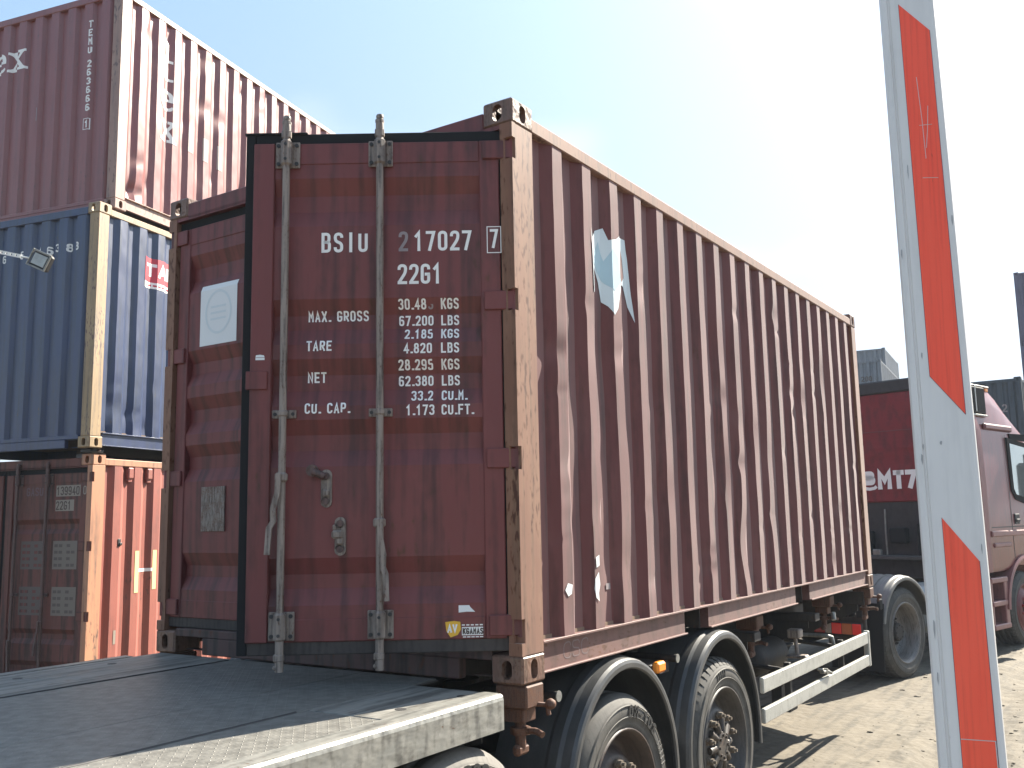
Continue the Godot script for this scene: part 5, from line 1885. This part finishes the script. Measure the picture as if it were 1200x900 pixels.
# ---------------------------------------------------------------- yard beyond
func make_far():
	var endp := {"o": 0.13, "fo": 0.115, "sl": 0.03, "fi": 0.075, "d": 0.04}
	var sd := {"o": 0.31, "fo": 0.104, "sl": 0.068, "fi": 0.05, "d": 0.036}
	var mk := func(m: Material, label: String, cx: float, cy: float, cz: float, deg: float) -> Node3D:
		var a := deg_to_rad(deg)
		var c := {"body": m, "cast": m, "post": m, "rail": m, "side_mat": m, "end_mat": m, "end": "front", "endp": endp, "side": sd, "rows": 2}
		var r := make_container(label, corner_at(cx, cy, cz, a), a, c, "containers stacked across the yard")
		r.set_meta("cc", 0)
		r.remove_meta("cc")
		return r
	for q in [[mats.grey_far, -3.52, 34.95, 5.5, [["grey container under the bulk of the far grey stack", 0], ["grey container second from the ground in the far grey stack", 1], ["grey ribbed container with dark figures topping the far stack behind the cab", 2]]],
			[mats.grey_far, -6.06, 48.0, 5.5, [["lowest grey container of the farthest stack behind the red trailer", 0], ["second grey container of the farthest stack", 1], ["third grey container of the farthest stack", 2], ["plain grey container topping the farthest stack, seen over the figured grey one", 3]]],
			[mats.slate_far, 2.26, 23.4, -2.0, [["dark slate container standing on the ground behind the red cab", 0], ["dark slate container with white figures topping the stack behind the red cab", 1]]],
			[mats.slate_far, 5.0, 24.3, -2.0, [["dark slate container on the ground past the figured one", 0], ["dark slate container right of the figured one, cut by the frame", 1]]],
			[mats.violet_far, 3.76, 34.6, -2.0, [["violet grey container on the ground in the tall far stack", 0], ["violet grey container second in the tall far stack", 1], ["violet grey container third in the tall far stack", 2], ["violet grey container topping the tall far stack at the frame's edge", 3]]]]:
		for l in q[4]:
			var r: Node3D = mk.call(q[0], l[0], q[1], -GH + CH * l[1], q[2], q[3])
			var cc := {"endp": endp}
			if q[0] == mats.slate_far and l[1] == 1 and q[1] < 3.0:
				on_end(r, "lettering", cc, moved(lettering("34194 2", 0.2, 0.56, 0.035, 0.25), Vector2(1.15, 1.72)), mats.white_worn)
				on_end(r, "lettering", cc, moved(lettering("2G1", 0.2, 0.56, 0.035, 0.25), Vector2(1.2, 1.38)), mats.white_worn)
			if q[0] == mats.grey_far and l[1] == 2 and q[2] < 40.0:
				on_end(r, "lettering", cc, moved(lettering("056 200", 0.2, 0.56, 0.035, 0.25), Vector2(1.15, 1.75)), mats.brown_print)
				on_end(r, "lettering", cc, moved(lettering("45G1", 0.2, 0.56, 0.035, 0.25), Vector2(1.15, 1.42)), mats.brown_print)

# ---------------------------------------------------------------- barrier and flood light close by
func make_near():
	var B := Vector3(4.4308, 1.4867, 1.8785)
	var up := Vector3(-0.02663, 0.98892, -0.14603).normalized()
	var n := Vector3(0.15672, 0.14841, 0.97643).normalized()
	var wd := up.cross(n).normalized()
	var r := thing("barrier", "raised white barrier arm with slanted orange red reflective strips", "barrier", B - up * 1.2)
	var lift := func(w: float, d: float, t: float) -> Vector3: return wd * w + n * d + up * (t + 1.2)
	var mb := Mb.new()
	var prof := []
	var half := 0.0455
	# rounded bar, with a shallow groove along its left third
	var out := [[-half + 0.016, -0.045], [-half + 0.004, -0.04], [-half, -0.028], [-half, -0.016], [-half + 0.003, -0.007], [-half + 0.009, -0.002], [-0.0325, 0.0], [-0.0315, -0.0022], [-0.0285, -0.0022], [-0.0272, 0.0], [half - 0.006, 0.0], [half - 0.0015, -0.0018], [half, -0.007], [half, -0.03], [half - 0.004, -0.041], [half - 0.016, -0.045]]
	for p in out:
		prof.append(Vector2(p[0], p[1]))
	mb.sweep([lift.call(0.0, 0.0, -0.75), lift.call(0.0, 0.0, 2.4)], prof, wd)
	part("arm", mb, mats.boom, r)
	for k in range(-1, 4):
		var t0 := 1.285 - 0.927 * (k - 1)
		if t0 > 2.6 or t0 - 0.7 < -0.8:
			continue
		var w0 := -0.0128
		var w1 := 0.0338
		var sl := 0.066
		mb = Mb.new()
		var seam: float = 0.038
		var ts := [t0, t0 - 0.70]
		if seam < ts[0] and seam > ts[1]:
			mb.q(lift.call(w0, 0.0006, seam + 0.0006), lift.call(w1, 0.0006, seam + 0.0006), lift.call(w1, 0.0006, ts[0] - sl), lift.call(w0, 0.0006, ts[0]))
			mb.q(lift.call(w0, 0.0006, ts[1]), lift.call(w1, 0.0006, ts[1] - sl), lift.call(w1 - 0.002, 0.0006, seam - 0.0006), lift.call(w0, 0.0006, seam - 0.0006))
		else:
			mb.q(lift.call(w0, 0.0006, ts[1]), lift.call(w1, 0.0006, ts[1] - sl), lift.call(w1, 0.0006, ts[0] - sl), lift.call(w0, 0.0006, ts[0]))
		var st := part("reflective_strip", mb, mats.reflect, r)
		mb = Mb.new()
		for e in [[w0, ts[0], w0, ts[1]], [w1, ts[0] - sl, w1, ts[1] - sl], [w0, ts[1], w1, ts[1] - sl]]:
			mb.tube([lift.call(e[0], 0.0002, e[1]), lift.call(e[2], 0.0002, e[3])], 0.00055, 4)
		part("strip_edge", mb, mats.reflect_edge, st)
		if k == 1:
			# scratches and torn nicks
			mb = Mb.new()
			for q in [[0.006, 1.13, 0.010, 0.97], [0.012, 0.99, 0.020, 1.07], [0.004, 1.035, 0.024, 1.033], [0.002, 0.935, 0.026, 0.931]]:
				var a: Vector3 = lift.call(q[0], 0.0009, q[1])
				var b: Vector3 = lift.call(q[2], 0.0009, q[3])
				mb.tube([a, a.lerp(b, 0.5) + wd * 0.0008, b], 0.00045, 4)
			part("scratch", mb, mats.boom, st)
	for q in [[-0.034, 0.45, 0.018, 0.0016], [-0.031, 0.47, 0.01, 0.001], [-0.005, 0.475, 0.007, 0.002], [-0.036, 0.19, 0.03, 0.0012], [-0.0365, 0.12, 0.02, 0.001], [0.041, 0.85, 0.02, 0.0012], [-0.022, 0.62, 0.012, 0.0012], [0.0385, 0.31, 0.016, 0.001], [-0.02, 0.95, 0.03, 0.0008], [-0.04, 0.8, 0.02, 0.0012]]:
		mb = Mb.new()
		lay(mb, poly_tris([[q[0] - q[3], q[1]], [q[0], q[1] - q[2] * 0.5], [q[0] + q[3] * 0.7, q[1] - q[2] * 0.1], [q[0] + q[3], q[1] + q[2] * 0.4], [q[0] - q[3] * 0.3, q[1] + q[2] * 0.5]]), func(p: Vector2) -> Vector3: return lift.call(p.x, 0.0005, p.y))
		part("scuff", mb, mats.scuff, r)
	mb = Mb.new()
	mb.box(Vector3(-0.17, -1.2 - (B.y - 1.2 * up.y - 1.2) , -0.42), Vector3(0.17, 0.5, -0.08), 0.02)
	part("cabinet", mb, mats.boom, r)
	# flood light held out on a punched strip from a pole left of the picture
	var f := thing("flood_light", "small square flood light on a punched white strip arm", "lamp", W(-1.12, -GH, -0.85))
	mb = Mb.new()
	mb.tube([Vector3(0, 0, 0), Vector3(0, 3.75, 0)], 0.035, 12)
	part("pole", mb, mats.galv, f)
	var head := W(-0.535, 2.225, -0.475) - f.position
	var root := Vector3(0, 3.55, 0)
	mb = Mb.new()
	var dir := (head - root).normalized()
	var side := dir.cross(Vector3(0, 0, 1)).normalized()
	var nn := side.cross(dir).normalized()
	var len_ := (head - root).length() - 0.11
	var hw := 0.011
	# strip with square holes: two edges and the webs between
	mb.xf = Transform3D(Basis(dir, side, dir.cross(side)), root)
	mb.box(Vector3(0, -hw, -0.002), Vector3(len_, -hw * 0.4, 0.002))
	mb.box(Vector3(0, hw * 0.4, -0.002), Vector3(len_, hw, 0.002))
	var k := 0.0
	while k < len_ - 0.01:
		mb.box(Vector3(k, -hw * 0.4, -0.002), Vector3(minf(k + 0.019, len_), hw * 0.4, 0.002))
		k += 0.029
	mb.tube([Vector3(len_, 0, 0), Vector3(len_ + 0.05, 0, 0)], 0.006, 6)
	part("arm", mb, mats.white, f)
	# head: faces the yard and down a little, rolled on its bracket
	var hd := sub("lamp_head", f)
	var face := Vector3(0.42, 0.04, 0.9).normalized()
	var rx := Vector3.UP.cross(face).normalized()
	var ry := face.cross(rx).normalized()
	hd.transform = Transform3D(Basis(rx, ry, face) * Basis(Vector3(0, 0, 1), deg_to_rad(-25.0)), head)
	mb = Mb.new()
	mb.box(Vector3(-0.062, -0.05, -0.045), Vector3(0.062, 0.05, -0.004), 0.01)
	for i in 6:
		mb.box(Vector3(-0.05 + i * 0.018, -0.045, -0.06), Vector3(-0.046 + i * 0.018, 0.045, -0.044))
	part("housing", mb, mats.dark, hd)
	mb = Mb.new()
	for e in [[-0.066, -0.052, -0.056, 0.052], [0.056, -0.052, 0.066, 0.052], [-0.0555, -0.052, 0.0555, -0.043], [-0.0555, 0.043, 0.0555, 0.052]]:
		mb.box(Vector3(e[0], e[1], -0.004), Vector3(e[2], e[3], 0.008), 0.002)
	part("frame", mb, mats.galv, hd)
	mb = Mb.new()
	mb.box(Vector3(-0.045, -0.033, -0.003), Vector3(0.045, 0.033, 0.001), 0.001)
	part("reflector", mb, mats.alu, hd)

func _ready():
	var cam := Camera3D.new()
	cam.name = "camera"
	cam.fov = 43.944
	cam.near = 0.05
	cam.far = 3000.0
	add_child(cam)
	cam.transform = Transform3D(Basis(Vector3(0.83222, -0.01934, -0.55411), Vector3(0.09429, 0.98977, 0.10707), Vector3(0.54637, -0.14135, 0.82553)).orthonormalized(), Vector3(4.67763, 1.85025, 3.42482))
	cam.current = true
	var we := WorldEnvironment.new()
	we.name = "environment"
	var e := Environment.new()
	e.background_mode = Environment.BG_SKY
	e.sky = make_sky()
	e.tonemap_mode = Environment.TONE_MAPPER_LINEAR
	e.tonemap_exposure = 3.6
	e.fog_enabled = true
	e.fog_density = 0.0010
	e.fog_light_color = Color(0.85, 0.90, 0.95)
	e.sdfgi_enabled = true
	e.ssao_enabled = true
	e.ssil_enabled = true
	we.environment = e
	add_child(we)
	var sun := DirectionalLight3D.new()
	sun.name = "sun"
	sun.light_energy = 1.6
	sun.light_color = Color(1.0, 0.965, 0.90)
	sun.light_angular_distance = 0.5
	sun.shadow_enabled = true
	add_child(sun)
	sun.look_at_from_position(Vector3(0.1983, 0.6428, -0.7399) * 20.0, Vector3.ZERO)
	make_materials()
	mats.scuff = plain(lin(0.33, 0.32, 0.31), 0.7)
	mats.yellow_pale = plain(lin(0.44, 0.36, 0.31), 0.5)
	mats.beige_dim = plain(lin(0.105, 0.08, 0.07), 0.7)
	make_ground()
	make_main()
	make_stack()
	make_cones(deg_to_rad(12.3))
	make_far()
	make_trailer()
	make_tractor()
	make_near()
